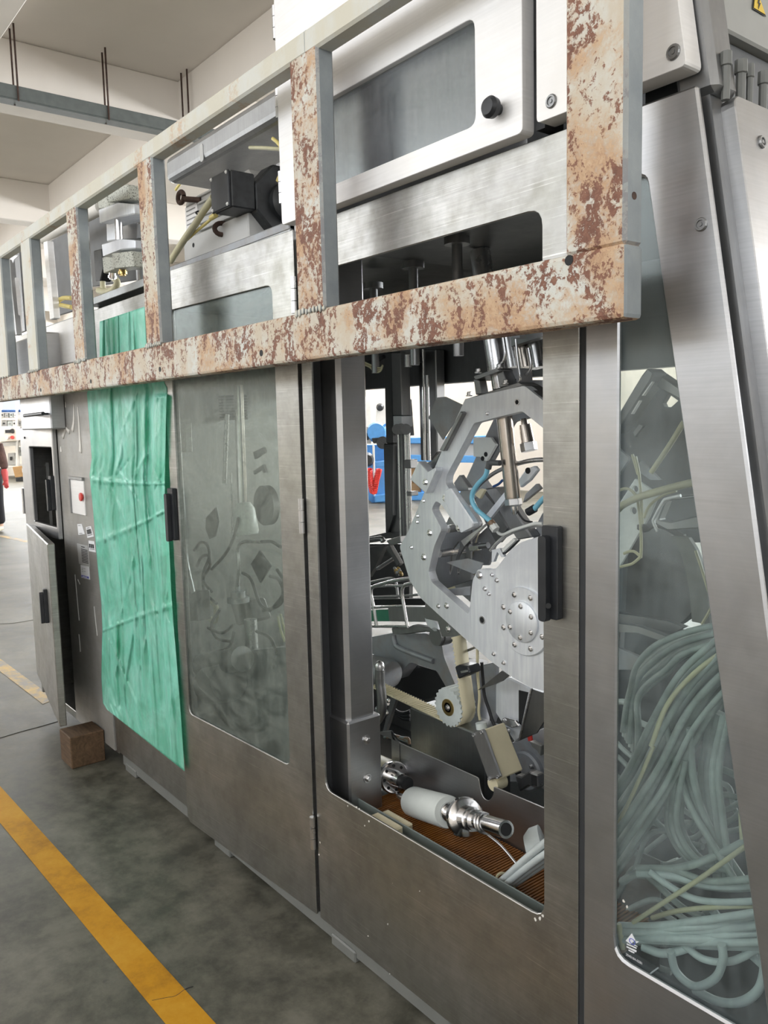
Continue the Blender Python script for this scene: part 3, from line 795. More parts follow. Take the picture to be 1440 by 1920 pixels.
# ================================================================== PRESSING UNIT SEEN IN THE OPEN DOOR
Ym = .42
pu = thing('pressing_unit', 'light grey plate mechanism with round hub and steel cylinders inside the open door', 'mechanism', aty(950,1290,Ym))
plate_px = [(1060,790),(1020,752),(983,723),(872,748),(828,846),(763,1001),(749,1025),(768,1088),(790,1123),(870,1196),(918,1238),(956,1267),(994,1289),(1025,1297),(1090,1280),
            (1100,1010),(1020,1003),(979,1016),(959,1029),(931,1065),(918,1069),(896,1067),(886,1088),(881,1139),(878,1152),(809,1091),(803,1072),(814,1024),(828,992),(809,955),(817,939),(827,945),(863,999),(888,988),(886,980),(835,906),(837,892),(889,793),(979,771),(1020,804),(1060,840)]
pp = [aty(u, v, Ym) for u, v in plate_px]
sp = plate('side_plate', roundp(pp, .008, 2), .030, 'aluminium', pu, .003)
# raised outer ring edge of the upper arm
arm_top = [aty(u, v, Ym-.0) for u, v in px('A', (720,490),(735,462),(1075,385),(1190,470))]
# second plate a hand's width behind, same outline
pb_ = [p + Vector((0,.16,0)) for p in pp]
plate('side_plate', roundp(pb_, .008, 2), .020, 'cast_metal', pu, .002)
# hub
hc_ = aty(983.5, 1164.5, Ym); sc_ = pscale(hc_)
turned('hub_flange', hc_, hc_ + Vector((0,-.008,0)), [(0,65*sc_),(.7,65*sc_),(1,63.5*sc_)], 'aluminium', pu, 48)
turned('hub_cap', hc_ + Vector((0,-.008,0)), hc_ + Vector((0,-.016,0)), [(0,39*sc_),(.7,39*sc_),(1,37*sc_)], 'aluminium', pu, 40)
for i in range(8):
    a = 2*math.pi*(i+.5)/8; bolt(hc_ + Vector((math.cos(a)*52*sc_, -.008, math.sin(a)*52*sc_)), r=.0065, h=.005, parent=pu, mat='chrome')
for i in range(6):
    a = 2*math.pi*i/6+.5; bolt(hc_ + Vector((math.cos(a)*30*sc_, -.016, math.sin(a)*30*sc_)), r=.006, h=.005, parent=pu, mat='chrome')
for k, u, v, r in (('B',812,370,.010),('B',520,122,.009),('B',485,265,.009),('B',620,550,.008),('B',1178,260,.008),('B',415,207,.005),('B',572,552,.006),('B',845,450,.006),('B',870,480,.005),('B',888,368,.005),('B',915,400,.006),
                   ('A',610,1045,.009),('A',715,1195,.010),('A',690,1220,.009),('A',858,550,.005),('A',485,1062,.005),('A',450,1150,.005),('A',448,1185,.005),('B',897,832,.005),('B',955,885,.005)):
    bolt(aty(*px(k, (u, v))[0], Ym), r=r, h=.006, parent=pu, mat='chrome')
for k, u, v, r in (('B',828,633,.012), ('A',1033,482,.009)):
    p = aty(*px(k, (u, v))[0], Ym); pipe('bushing', p + Vector((0,-.002,0)), p + Vector((0,.004,0)), r, r*.7, 'bright_steel', pu); cyl('bore', p + Vector((0,-.001,0)), p + Vector((0,.003,0)), r*.7, 'void_black', pu, 14)
# gold-brown long cylinder running behind the arm, with its nut
c0 = aty(945, 775, .47); c1 = aty(962, 935, .47)
steel('warm_steel', (.55,.50,.45), .22, (6,6,1), .15)
turned('piston_cylinder', c0 - (c1-c0)*.15, c1, [(0,.0225),(.97,.0225),(1,.0215)], 'warm_steel', pu, 28)
dn = (c1-c0).normalized()
bm = bmesh.new(); lathe(bm, c1, c1 + dn*.022, [(0,.025),(.8,.025),(1,.021)], 6); build('hex_nut', bm, 'bright_steel', pu, False, .001)
turned('nipple', c1 + dn*.022, c1 + dn*.045, [(0,.009),(.6,.009),(1,.006)], 'chrome', pu, 12)
c0 = aty(982, 785, .50); c1 = aty(990, 830, .50)
turned('piston_cylinder', c0, c1, [(0,.008),(.25,.010),(.26,.017),(1,.019)], 'warm_steel', pu, 24)
bm = bmesh.new(); lathe(bm, c1, c1 + (c1-c0).normalized()*.024, [(0,.024),(1,.024)], 6); build('hex_nut', bm, 'bright_steel', pu, False, .001)
# vertical cylinder above with clamp block
v0 = aty(924, 628, .46); v1 = aty(935, 700, .46)
turned('lift_cylinder', v0 - (v1-v0)*2.2, v1, [(0,.029),(1,.029)], 'bright_steel', pu, 30)
turned('lift_rod', v1, v1 + (v1-v0).normalized()*.09, [(0,.024),(.5,.024),(.52,.019),(1,.019)], 'bright_steel', pu, 24)
cb = [aty(u, v, .42) for u, v in px('R', (290,690), (665,555), (715,600), (330,740))]
plate('clamp_bar', cb, .08, 'mid_steel', pu, .003)
plate('clamp_leg', PY('R', .43, (300,720), (385,740), (425,950), (335,965)), .03, 'mid_steel', pu, .002)
plate('clamp_leg', PY('R', .43, (650,640), (735,600), (830,830), (690,860)), .05, 'mid_steel', pu, .002)
plate('clamp_block', PY('R', .47, (735,560), (970,560), (980,790), (830,820), (735,600)), .06, 'cast_metal', pu, .002)
plate('clamp_slot', PY('R', .468, (820,725), (935,725), (935,790), (830,805)), .01, 'void_black', pu)
plate('arm_cap', PY('R', .425, (165,1030), (980,770), (1065,820), (170,1085)), .06, 'mid_steel', pu, .002)
plate('arm_cap', PY('R', .43, (980,770), (1080,820), (1335,990), (1335,1040), (1060,825)), .06, 'dark_steel', pu, .002)
for k, u, v in (('R',370,635),('R',685,570),('R',240,985),('R',780,805)):
    bolt(aty(*px(k, (u, v))[0], .43), (0,0,1), .008, .010, pu, 'bright_steel')
for x0, r in ((885,.030), (1050,.026), (1230,.020)):
    p = aty(*px('R', (x0, 300))[0], .60); q = aty(*px('R', (x0+45, 560))[0], .60)
    turned('rear_cylinder', p - (q-p)*1.2, q, [(0,r),(1,r)], 'warm_steel' if x0 == 1050 else 'bright_steel', pu, 22)
tube('bent_pipe', PY('R', .44, (745,75), (770,250), (780,370), (745,470), (690,500)), .0045, 'bright_steel', pu, 4, 8)
tube('thin_rod', PY('R', .43, (935,125), (965,420), (1005,720), (980,760)), .003, 'bright_steel', pu, 3, 8)
tube('bent_pipe', PY('R', .50, (1130,260), (1165,480), (1150,590), (1090,660)), .0045, 'bright_steel', pu, 4, 8)
plate('cross_bar', PY('R', .55, (860,65), (1335,20), (1335,90), (860,240)), .03, 'mid_steel', pu, .002)
plate('valve_block', PY('R', .46, (860,70), (990,50), (990,110), (900,120)), .03, 'cast_metal', pu, .002)
plate('support_bar', PY('R', .52, (1060,740), (1335,740), (1335,860), (1080,800)), .05, 'mid_steel', pu, .002)
# spring plate left of the arm, and its rail
plate('guard_blade', PY('A', .46, (510,575), (560,455), (610,450), (715,500), (700,545), (595,705)), .004, 'cast_metal', pu, .001)
plate('arm_rail', PY('A', .405, (700,535), (715,545), (600,770), (575,765)), .02, 'mid_steel', pu, .002)
plate('wedge_block', PY('A', .39, (452,828), (508,890), (550,865), (555,885), (495,1020), (402,935)), .03, 'aluminium', pu, .002)
bolt(aty(*px('A', (495,952))[0], .39), r=.009, parent=pu, mat='chrome')
plate('wedge_arm', PY('A', .43, (500,840), (545,815), (590,765), (560,830), (520,880)), .03, 'dark_steel', pu, .002)
# pale bracket plate behind the window of the arm
plate('bracket_plate', PY('S', .56, (300,0), (560,0), (635,115), (495,360), (420,330), (400,295), (300,290)), .012, 'white_plastic', pu, .001)
for u, v in ((488,255), (440,318)): p = aty(*px('S', (u, v))[0], .56); cyl('bore', p + Vector((0,-.001,0)), p + Vector((0,.002,0)), .0075, 'void_black', pu, 12)
# linkage seen between arm and hub
plate('arm_bracket', PY('A', .40, (605,1000), (640,985), (775,1190), (770,1215), (700,1250), (600,1060)), .022, 'aluminium', pu, .003)
plate('link_bar', PY('S', .50, (490,1160), (800,780), (805,900), (560,1210)), .012, 'aluminium', pu, .001)
plate('link_bar', PY('S', .49, (110,1555), (250,1450), (520,1270), (330,1460), (160,1640)), .012, 'bright_steel', pu, .001)
plate('link_bar', PY('S', .55, (1080,850), (1240,695), (1300,770), (1040,980)), .015, 'mid_steel', pu, .001)
plate('link_cover', PY('S', .53, (460,770), (640,745), (830,970), (1180,1500), (950,1540), (840,1370), (620,1000)), .04, 'mid_steel', pu, .004)
plate('link_cover', PY('S', .55, (300,930), (450,800), (620,1000), (830,1370), (640,1600), (490,1330)), .03, 'dark_steel', pu, .004)
plate('shield', PY('S', .60, (370,1470), (520,1330), (640,1590), (530,1920), (250,1920)), .01, 'cast_metal', pu, .002)
plate('shield', PY('S', .57, (1180,1560), (1270,1250), (1335,1130), (1400,1200), (1400,1540), (1250,1600)), .012, 'cast_metal', pu, .002)
plate('eye_lever', PY('S', .52, (970,640), (1080,480), (1210,425), (1265,490), (1140,650), (1000,760)), .015, 'aluminium', pu, .003)
p = aty(*px('S', (1120,500))[0], .52); cyl('bore', p + Vector((0,-.002,0)), p + Vector((0,.004,0)), .009, 'void_black', pu, 14)
plate('corner_piece', PY('S', .45, (0,690), (90,560), (230,760), (240,800), (60,810)), .02, 'mid_steel', pu, .002)
plate('corner_piece', PY('S', .48, (310,860), (400,770), (470,790), (390,930)), .012, 'cream_plastic', pu, .002)
# guide arcs
tube('guide_arc', PY('S', .47, (560,1700), (640,1600), (780,1480), (960,1390), (1180,1330), (1400,1320)), .006, 'bright_steel', pu, 5, 8)
tube('guide_arc', PY('S', .46, (650,1390), (690,1445), (760,1455), (880,1400), (1030,1350), (1220,1295), (1340,1295)), .0048, 'white_plastic', pu, 5, 8)
tube('guide_arc', PY('S', .52, (310,800), (450,660), (640,520), (900,410), (1180,350), (1400,330)), .006, 'mid_steel', pu, 5, 8)
tube('guide_arc', PY('S', .50, (940,400), (1100,360), (1240,340), (1400,335)), .0065, 'bright_steel', pu, 4, 8)
tube('black_lead', PY('S', .48, (960,1100), (1010,1180), (1080,1250), (1180,1270)), .0032, 'black_rubber', pu, 4, 6)
tube('air_hose', PY('S', .43, (520,450), (480,580), (370,700), (290,830), (285,960), (350,1080), (450,1170), (560,1260)), .0072, 'hose_blue', pu, 6, 10)
f0, f1 = PY('S', .43, (520,470), (545,370)); cyl('hose_elbow', f0, f1, .0095, 'dark_grey_paint', pu, 14)
f0, f1 = PY('S', .43, (545,380), (700,385)); cyl('hose_elbow', f0, f1, .008, 'dark_grey_paint', pu, 14)
f0, f1 = PY('S', .43, (560,1260), (600,1320)); cyl('hose_collar', f0, f1, .010, 'wire_brown', pu, 14)
f0, f1 = PY('S', .43, (590,1320), (640,1390)); cyl('hose_nut', f0, f1, .0125, 'white_plastic', pu, 6)
tube('air_hose', PY('S', .50, (1210,1080), (1270,1010), (1340,930), (1400,880)), .008, 'hose_blue', pu, 3, 8)
f0, f1 = PY('S', .50, (1120,1120), (1220,1065)); cyl('hose_elbow', f0, f1, .012, 'black_plastic', pu, 12)
tube('air_hose', PY('S', .56, (600,740), (680,700), (740,640)), .004, 'blue_dark', pu, 3, 6)
# lower window: dark slotted plate, spacers, leaf
bk = plate('slotted_plate', [PY('B', .50, (545,130), (760,60), (760,400), (600,455), (540,400)),
      *[roundp(PY('B', .50, *q), .004, 2) for q in ([(645,230),(690,170),(695,200),(640,370),(635,350)], [(690,260),(725,200),(735,230),(690,370),(680,360)])]], .008, 'dark_steel', pu, .001)
plate('slot_backing', PY('B', .62, (600,60), (800,60), (800,480), (600,480)), .01, 'cream_plastic', pu)
for k, u, v in (('B',625,100), ('B',575,245)):
    p = aty(*px(k, (u, v))[0], .45); cyl('spacer', (p.x,.45,p.z), (p.x,.58,p.z), .012, 'bright_steel', pu, 16)
plate('leaf_guard', PY('B', .47, (615,297), (640,290), (740,272), (830,300), (820,330), (780,365), (690,330)), .004, 'cast_metal', pu, .001)
plate('leaf_guard', PY('B', .48, (615,455), (755,435), (755,490), (640,490)), .004, 'cast_metal', pu, .001)
cyl('bolt_stub', PY('B', .47, (762,210))[0], PY('B', .47, (815,200))[0], .012, 'chrome', pu, 6)
cyl('bolt_stub', PY('B', .47, (815,200))[0], PY('B', .47, (862,195))[0], .009, 'dark_steel', pu, 14)
plate('small_bracket', PY('S', .44, (575,1690), (690,1665), (760,1790), (720,1800), (655,1720), (600,1870), (570,1870)), .012, 'aluminium', pu, .001)
plate('small_bar', PY('S', .43, (720,1680), (900,1510), (930,1550), (740,1730)), .012, 'white_plastic', pu, .001)
plate('small_bar', PY('S', .44, (740,1760), (830,1690), (970,1545), (940,1540), (730,1735)), .012, 'black_plastic', pu, .001)
# lower plate with bolt carrying the hub
plate('rear_web', PY('T', .47, (930,1350), (1440,1780), (1440,1870), (1180,1870), (1120,1640), (930,1600)), .015, 'mid_steel', pu, .002)
bolt(aty(*px('T', (1285,1755))[0], .47), r=.009, parent=pu, mat='chrome')

# lower machinery below the hub
lm = thing('lower_gearbox', 'grey cast gear housing with blades below the round hub', 'gearbox', aty(985,1500,.55))
plate('housing_plate', PY('W', .52, (470,500), (620,420), (860,540), (1000,600), (1000,900), (690,1160), (470,820)), .03, 'aluminium', lm, .004)
plate('black_recess', PY('W', .518, (735,565), (840,590), (760,960), (735,940)), .004, 'void_black', lm)
plate('blade', PY('W', .46, (870,550), (1020,600), (1020,920), (940,1050), (735,1135)), .004, 'dark_steel', lm, .001)
plate('blade_edge', PY('W', .456, (865,545), (880,555), (745,1130), (725,1130)), .008, 'bright_steel', lm, .001)
plate('blade', PY('W', .455, (265,570), (545,345), (630,400), (560,460), (350,540)), .004, 'dark_steel', lm, .001)
plate('blade', PY('W', .455, (35,150), (255,65), (270,85), (100,160), (45,172)), .004, 'mid_steel', lm, .001)
cyl('support_column', PY('W', .58, (250,250))[0], PY('W', .58, (270,930))[0], .040, 'cast_metal', lm, 20)
plate('web', PY('W', .54, (330,280), (470,250), (480,820), (440,940), (340,560)), .02, 'cast_metal', lm, .003)
tube('black_cable', PY('W', .47, (320,250), (335,450), (350,620), (400,780), (450,930), (520,1040), (640,1120)), .005, 'black_rubber', lm, 5, 8)
tube('pale_cable', PY('W', .46, (270,100), (275,400), (295,620), (285,800), (300,900)), .0045, 'hose_cream', lm, 5, 8)
plate('latch_bracket', PY('W', .50, (550,885), (575,875), (690,905), (740,970), (650,990), (560,950)), .01, 'bright_steel', lm, .002)
bolt(aty(*px('W', (575,905))[0], .50), r=.006, parent=lm); bolt(aty(*px('W', (628,1020))[0], .50), r=.006, parent=lm)
plate('lower_plate', PY('W', .60, (640,1160), (740,1130), (850,1060), (1030,980), (1100,1100), (1100,1600), (620,1600), (600,1300)), .02, 'cast_metal', lm, .003)
plate('lever', PY('W', .56, (850,1140), (990,1190), (975,1310), (940,1250), (880,1200)), .02, 'grey_paint', lm, .002)
plate('red_tab', PY('W', .54, (830,1090), (870,1075), (880,1135), (840,1140)), .008, 'red_plastic', lm, .001)
gc = aty(*px('W', (800,1480))[0], .58)
turned('gear_cover', gc + Vector((0,.03,0)), gc, [(0,.062),(.8,.062),(1,.056)], 'cast_metal', lm, 32)
cyl('bore', aty(*px('W', (745,1470))[0], .578), aty(*px('W', (745,1470))[0], .590), .017, 'void_black', lm, 18)
bolt(aty(*px('W', (880,1420))[0], .578), r=.007, parent=lm)
plate('clevis', PY('W', .50, (690,1520), (760,1540), (850,1480), (950,1520), (940,1680), (850,1640), (740,1710)), .03, 'mid_steel', lm, .004)
plate('clevis_cap', PY('W', .49, (860,1490), (945,1520), (950,1660), (880,1650)), .03, 'bright_steel', lm, .003)

# cream sensor box hanging on the tray edge
sb = thing('sensor_box', 'cream terminal box with grey lid hanging at a slant above the tray', 'terminal box', aty(925,1480,.33))
lid_ = PY('W', .30, (205,1050), (330,1005), (525,1545), (395,1580))
s1_, s2_ = PY('W', .30, (330,1005), (525,1545)); s3_, s4_ = PY('W', .385, (465,955), (715,1640))
bdy = PY('W', .312, (215,1050), (335,1010), (545,1560), (440,1600))
dep = Vector((0,.085,0))
plate('body', bdy, dep, 'cream_plastic', sb, .003)
plate('lid', lid_, (0,.010,0), 'mid_steel', sb, .002)
for u, v in ((230,1070),(318,1040),(500,1540),(408,1560)): rivet(aty(*px('W', (u, v))[0], .30), r=.005, parent=sb, mat='bright_steel')
g0, g1 = PY('W', .35, (320,1000), (310,930)); cyl('cable_gland', g0, g1, .016, 'hose_light', sb, 10)
e0 = PY('W', .33, (500,1600))[0]; cyl('gland_knob', e0 + Vector((0,-.02,0)), e0 + Vector((0,.02,0)), .020, 'cream_plastic', sb, 18)

# toothed belt with its pulley
tb = thing('toothed_belt', 'cream toothed timing belt running round a ribbed pulley', 'belt', aty(845,1350,.46))
bw = .052; by0 = .40
pc = aty(*px('B', (632,1145))[0], by0); ps_ = pscale(pc)
prad = 38*ps_
front = PY('U', by0, (135,878))[0]
def belt_pts():
    pts = []
    far = front; 
    # lower run, into the pulley underside
    ang0 = math.radians(-118); 
    st = pc + Vector((math.cos(ang0), 0, math.sin(ang0)))*prad
    n1_ = 26
    for i in range(n1_+1): pts.append(far.lerp(st, i/n1_))
    for i in range(1, 15):
        a = ang0 + (math.radians(8)-ang0)*i/14; pts.append(pc + Vector((math.cos(a), 0, math.sin(a)))*prad)
    top = aty(*px('B', (655,735))[0], by0)
    e = pts[-1]
    for i in range(1, 13): pts.append(e.lerp(top, i/12))
    return pts
bp_ = belt_pts()
bm = bmesh.new(); prev = None; thk = .004
for i, p in enumerate(bp_):
    d = (bp_[min(i+1, len(bp_)-1)] - bp_[max(i-1, 0)]).normalized(); nn = Vector((-d.z, 0, d.x))   # points inward
    q = [bm.verts.new(p - nn*0), bm.verts.new(p + Vector((0,bw,0))), bm.verts.new(p + Vector((0,bw,0)) + nn*thk), bm.verts.new(p + nn*thk)]
    if prev:
        for a in range(4): bm.faces.new((prev[a], prev[(a+1) % 4], q[(a+1) % 4], q[a]))
    prev = q
build('belt', bm, 'cream_belt', tb, True)
tot = 0; step = .0125; acc = 0
tm = None
for i in range(len(bp_)-1):
    a, b = bp_[i], bp_[i+1]; L = (b-a).length; d = (b-a)/L
    nn = Vector((-d.z, 0, d.x))
    while acc < L:
        p = a + d*acc
        if tm is None:
            bm = bmesh.new(); bxs(bm, (-.0022,0,0), (.0022,bw,.0045)); tm = bpy.data.meshes.new('tooth'); bm.to_mesh(tm); bm.free(); tm.materials.append(M_['cream_belt'])
        rot = Matrix((( d.x, 0, nn.x), (0, 1, 0), (d.z, 0, nn.z))).to_quaternion()
        if (p-pc).length > prad*1.06: link('belt_tooth', tm, p + nn*(thk-.0005), tb, None, rot)
        acc += step
    acc -= L
# ribbed pulley
nT = 22; ring = []
for i in range(nT*4):
    a = 2*math.pi*i/(nT*4); rr = prad*(.985 if i % 4 in (0,1) else .90)
    ring.append(pc + Vector((math.cos(a)*rr, -.004, math.sin(a)*rr)))
plate('pulley', ring, .060, 'hose_light', tb)
pipe('bearing_ring', pc + Vector((0,-.006,0)), pc + Vector((0,.0,0)), prad*.42, prad*.25, 'brass', tb)
cyl('bearing_core', pc + Vector((0,-.004,0)), pc + Vector((0,.0,0)), prad*.26, 'mid_steel', tb, 18)
bolt(pc + Vector((0,-.004,0)), r=.008, parent=tb, mat='chrome')
# dark clamp block riding on the belt
plate('belt_clamp', PY('W', .395, (15,300), (60,280), (160,295), (190,375), (55,440)), .05, 'black_plastic', tb, .003)
plate('clamp_screw', PY('W', .392, (80,350), (165,335), (170,355), (85,375)), .006, 'chrome', tb)

# casting frame behind the belt
cf = thing('cast_bracket', 'dark grey cast machine bracket behind the toothed belt', 'bracket', aty(760,1330,.62))
outl = PY('U', .58, (100,120), (440,60), (960,60), (1180,200), (1220,420), (1400,860), (1290,940), (1110,620), (740,500), (690,510), (500,760), (430,770), (380,560), (100,330))
plate('casting', roundp(outl, .012, 3), .06, 'cast_metal', cf, .006)
rib = PY('U', .575, (460,90), (480,190), (560,285), (1060,480), (1110,300), (1060,240))
tube('rib', [p for p in rib[:4]], .010, 'cast_metal', cf, 5, 8)
plate('dark_casing', PY('U', .66, (360,760), (740,510), (1100,620), (1300,940), (930,1060), (600,930)), .2, 'void_black', cf)
pcx = aty(*px('U', (1090,110))[0], .50)
turned('guide_roller', pcx, pcx + Vector((0,.05,0)), [(0,.030),(.3,.030),(.31,.034),(1,.034)], 'mid_steel', cf, 28)
mc = PY('U', .50, (120,640))[0]
turned('motor_drum', mc + Vector((-.06,.02,0)), mc + Vector((.10,.02,.01)), [(0,.052),(.9,.052),(1,.046)], 'cast_metal', cf, 28)

# steel handle post with ball end
tube_pts = PY('U', .33, (258,600), (262,800), (280,950), (290,1150), (255,1300), (150,1440))
hp = thing('lever_pipe', 'bent stainless lever pipe with ball tip beside the inner column', 'lever', tube_pts[-1])
tube('pipe', tube_pts, .0165, 'mid_steel', hp, 6, 16)
t0 = PY('U', .33, (258,640))[0]; t1 = PY('U', .33, (252,460))[0]
turned('ball_tip', t0, t1, [(0,.0155),(.12,.0155),(.13,.0135),(.3,.0135),(.31,.016),(.55,.0165),(.8,.012),(1,0)], 'bright_steel', hp, 20)

# wire guard
wg = thing('wire_guard', 'bent stainless wire guard rails left of the big plate', 'guard', aty(745,1180,.52))
Yg = .50
tube('rail', PY('T', Yg, (90,1715), (400,1715), (680,1720)), .0052, 'bright_steel', wg, 2, 8)
tube('rail', PY('T', Yg, (205,1700), (160,1400), (125,1220), (150,1130), (290,1080), (480,1030), (740,990)), .0062, 'bright_steel', wg, 6, 10)
tube('rail', PY('T', Yg, (670,1710), (630,1480), (590,1230), (610,1120), (680,1080), (790,1060)), .0062, 'bright_steel', wg, 6, 10)
tube('rail', PY('T', Yg, (80,1440), (300,1425), (620,1410)), .0048, 'bright_steel', wg, 2, 8)
tube('rail', PY('T', Yg+.08, (80,1065), (250,1030), (400,1000), (470,1010), (500,1060), (530,1300)), .0058, 'mid_steel', wg, 5, 8)
tube('rail', PY('T', Yg+.02, (60,1130), (320,1110), (620,1105), (780,1090)), .0048, 'bright_steel', wg, 3, 8)
tube('rail', PY('T', Yg+.06, (100,1280), (500,1265), (840,1240)), .0045, 'mid_steel', wg, 2, 8)
plate('green_belt', PY('T', .60, (90,1480), (380,1470), (400,1640), (90,1640)), .02, 'green_panel', wg)
plate('grey_beam', PY('T', .58, (380,1430), (940,1420), (940,1650), (400,1640)), .02, 'mid_steel', wg)
plate('support_arm', PY('T', .52, (420,1740), (620,1750), (740,1700), (900,1720), (1080,1740), (1140,1810), (940,1800), (630,1840), (440,1835)), .03, 'mid_steel', wg, .004)
plate('support_joint', PY('T', .50, (920,1590), (990,1560), (1040,1610), (1120,1690), (1140,1800), (1070,1800), (960,1700)), .03, 'aluminium', wg, .003)
plate('black_beam', PY('T', .64, (60,1310), (900,1300), (950,1400), (60,1400)), .02, 'void_black', wg)

# dark mechanisms seen behind, in the rear of the machine
rm = thing('rear_mechanism', 'dark rods and columns at the rear of the machine interior', 'mechanism', aty(740,1000,1.0))
Yr = .92
plate('column', PY('Q', Yr, (300,120), (380,120), (405,1150), (325,1150)), .06, 'dark_steel', rm, .004)
plate('column', PY('Q', Yr, (380,120), (480,120), (500,840), (400,840)), .05, 'mid_steel', rm, .004)
plate('column_sleeve', PY('Q', Yr-.01, (400,840), (500,840), (500,960), (405,960)), .06, 'aluminium', rm, .002)
plate('column_foot', PY('Q', Yr, (295,1150), (405,1150), (400,1960), (320,2200)), .07, 'dark_steel', rm, .004)
plate('column_foot', PY('Q', Yr+.02, (355,1170), (470,1170), (500,2250), (380,2250)), .06, 'mid_steel', rm, .004)
for x0, x1, r in ((470,500,.010), (500,530,.012), (545,575,.010), (575,600,.008)):
    cyl('guide_rod', PY('Q', Yr-.02, (x0,1010))[0], PY('Q', Yr-.02, (x1,2250))[0], r, 'bright_steel' if x0 != 500 else 'dark_steel', rm, 12)
for u, v in ((450,990),(490,985),(545,990)): turned('rod_eye', PY('Q', Yr-.05, (u,v))[0], PY('Q', Yr+.03, (u,v))[0], [(0,.022),(1,.022)], 'dark_steel', rm, 18)
plate('slider_block', PY('Q', Yr-.03, (520,1330), (595,1330), (600,1430), (530,1430)), .04, 'mid_steel', rm, .002)
plate('slider_block', PY('Q', Yr-.03, (550,1690), (605,1690), (605,1740), (555,1740)), .04, 'mid_steel', rm, .002)
plate('column', PY('Q', Yr+.1, (680,90), (760,90), (790,1340), (710,1340)), .05, 'dark_steel', rm, .004)
plate('column', PY('Q', Yr+.1, (760,90), (880,90), (900,1250), (830,1340), (790,1340)), .05, 'mid_steel', rm, .004)
cyl('guide_rod', PY('Q', Yr+.06, (740,90))[0], PY('Q', Yr+.06, (760,1340))[0], .006, 'chrome', rm, 10)
cyl('guide_rod', PY('Q', Yr+.06, (785,380))[0], PY('Q', Yr+.06, (810,1340))[0], .007, 'bright_steel', rm, 10)
plate('valve_block', PY('Q', .95, (480,110), (640,90), (670,240), (480,250)), .03, 'mid_steel', rm)
cyl('valve_stem', PY('Q', .90, (570,150))[0], PY('Q', .90, (570,290))[0], .016, 'bright_steel', rm, 14)
for i in range(5):
    tube('cable', PY('Q', .55, (20+i*10,210+i*12), (110+i*8,250+i*10), (200,290+i*14), (260,300+i*8), (285,270)), .0035, 'wire_brown' if i % 2 else 'cable_cream', rm, 5, 6)
tube('black_hose', PY('Q', .6, (120,250), (220,220), (300,170)), .008, 'black_rubber', rm, 4, 8)
# lower-left dark jumble
plate('dark_wedge', PY('T', .85, (60,530), (330,500), (200,800), (90,980)), .02, 'dark_steel', rm)
plate('cross_bar', PY('T', .75, (190,840), (560,600), (560,640), (200,880)), .02, 'mid_steel', rm, .002)
plate('cross_bar', PY('T', .72, (340,530), (400,500), (560,780), (520,810)), .02, 'dark_steel', rm, .002)
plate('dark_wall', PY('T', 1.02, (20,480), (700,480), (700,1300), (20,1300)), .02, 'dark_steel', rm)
tube('bent_bar', PY('T', .70, (40,430), (180,410), (280,400), (310,440)), .011, 'mid_steel', rm, 4, 10)
plate('cross_bar', PY('T', .68, (350,430), (560,360), (570,460), (400,500)), .03, 'mid_steel', rm, .002)
plate('ledge', PY('T', .90, (40,380), (340,310), (620,330), (620,370), (40,440)), .05, 'dark_steel', rm)
for i in range(6):
    p = PY('T', .70, (490+i*18, 880+30*(i%3)))[0]; bm = bmesh.new(); lathe(bm, p, p + Vector((.02,-.02,.015)), [(0,.008),(1,.006)], 8); build('fitting', bm, 'brass' if i%2 else 'mid_steel', rm)
for i in range(3):
    tube('dark_hose', PY('U', .75, (450+30*i,1180+40*i), (520+20*i,1240+30*i), (620,1260+40*i), (720,1230+60*i)), .008, 'black_rubber', rm, 5, 8)
for i in range(4):
    tube('dark_hose', PY('U', .6, (330+40*i,1620), (440+40*i,1580+20*i), (560+40*i,1640), (700,1690+10*i)), .006, 'wire_brown' if i % 2 else 'tray_green', rm, 5, 8)
plate('cross_bar', PY('U', .55, (420,1010), (500,1050), (330,1580), (290,1560)), .015, 'mid_steel', rm, .002)
for u, v in ((390,1070),(380,1120),(365,1250),(220,1200)): bolt(PY('U', .53, (u,v))[0], r=.009, parent=rm, mat='chrome')

# ================================================================== TRAY WITH ITS ORANGE BELT
ty0, ty1, tzm = .085, .295, .42
tr_ = thing('drip_tray', 'grey sheet metal tray behind the sill of the open door', 'tray', (-1.45,.19,.30))
back = PY('C', ty1, (300,125), (430,180), (855,370), (868,450), (890,490), (915,494), (938,460), (935,415), (1215,535))
bx = [Vector((-1.95,ty1,back[0].z+.03)), *roundp(back, [0,0,.008,.02,.02,.02,.02,.008,0], 3), Vector((-.99,ty1,back[-1].z)), Vector((-.99,ty1,.30)), Vector((-1.95,ty1,.30))]
plate('back_wall', bx, .004, 'panel_steel', tr_, .001)
box('front_wall', (-1.95,ty0-.004,.30), (-.99,ty0,.466), 'tray_green', tr_, .001)
box('tray_floor', (-1.95,ty0,.30), (-.99,ty1,.305), 'dark_steel', tr_)
box('joint_strip', (aty(*px('C',(431,180))[0],ty1).x-.001,ty1-.002,.43), (aty(*px('C',(431,180))[0],ty1).x+.001,ty1,back[1].z-.003), 'gasket', tr_)
om = thing('modular_belt', 'orange brown plastic modular belt lying in the tray', 'belt', (-1.45,.19,.39))
box('belt_base', (-1.90,ty0+.004,.386), (-1.0,ty1-.004,.4005), 'wire_brown', om)
bm = bmesh.new()
nx_ = 96
for i in range(nx_):
    x = -1.895 + i*(.885/nx_)
    bxs(bm, (x,ty0+.006,.400), (x+.0050,ty1-.006,.4140))
slats = build('belt_ribs', bm, 'belt_orange', om); slats['kind'] = 'stuff'
bm = bmesh.new()
for j in range(13): bxs(bm, (-1.895, ty0+.010+j*.0155, .400), (-1.005, ty0+.0130+j*.0155, .4090))
o_ = build('belt_links', bm, 'belt_orange', om); o_['kind'] = 'stuff'
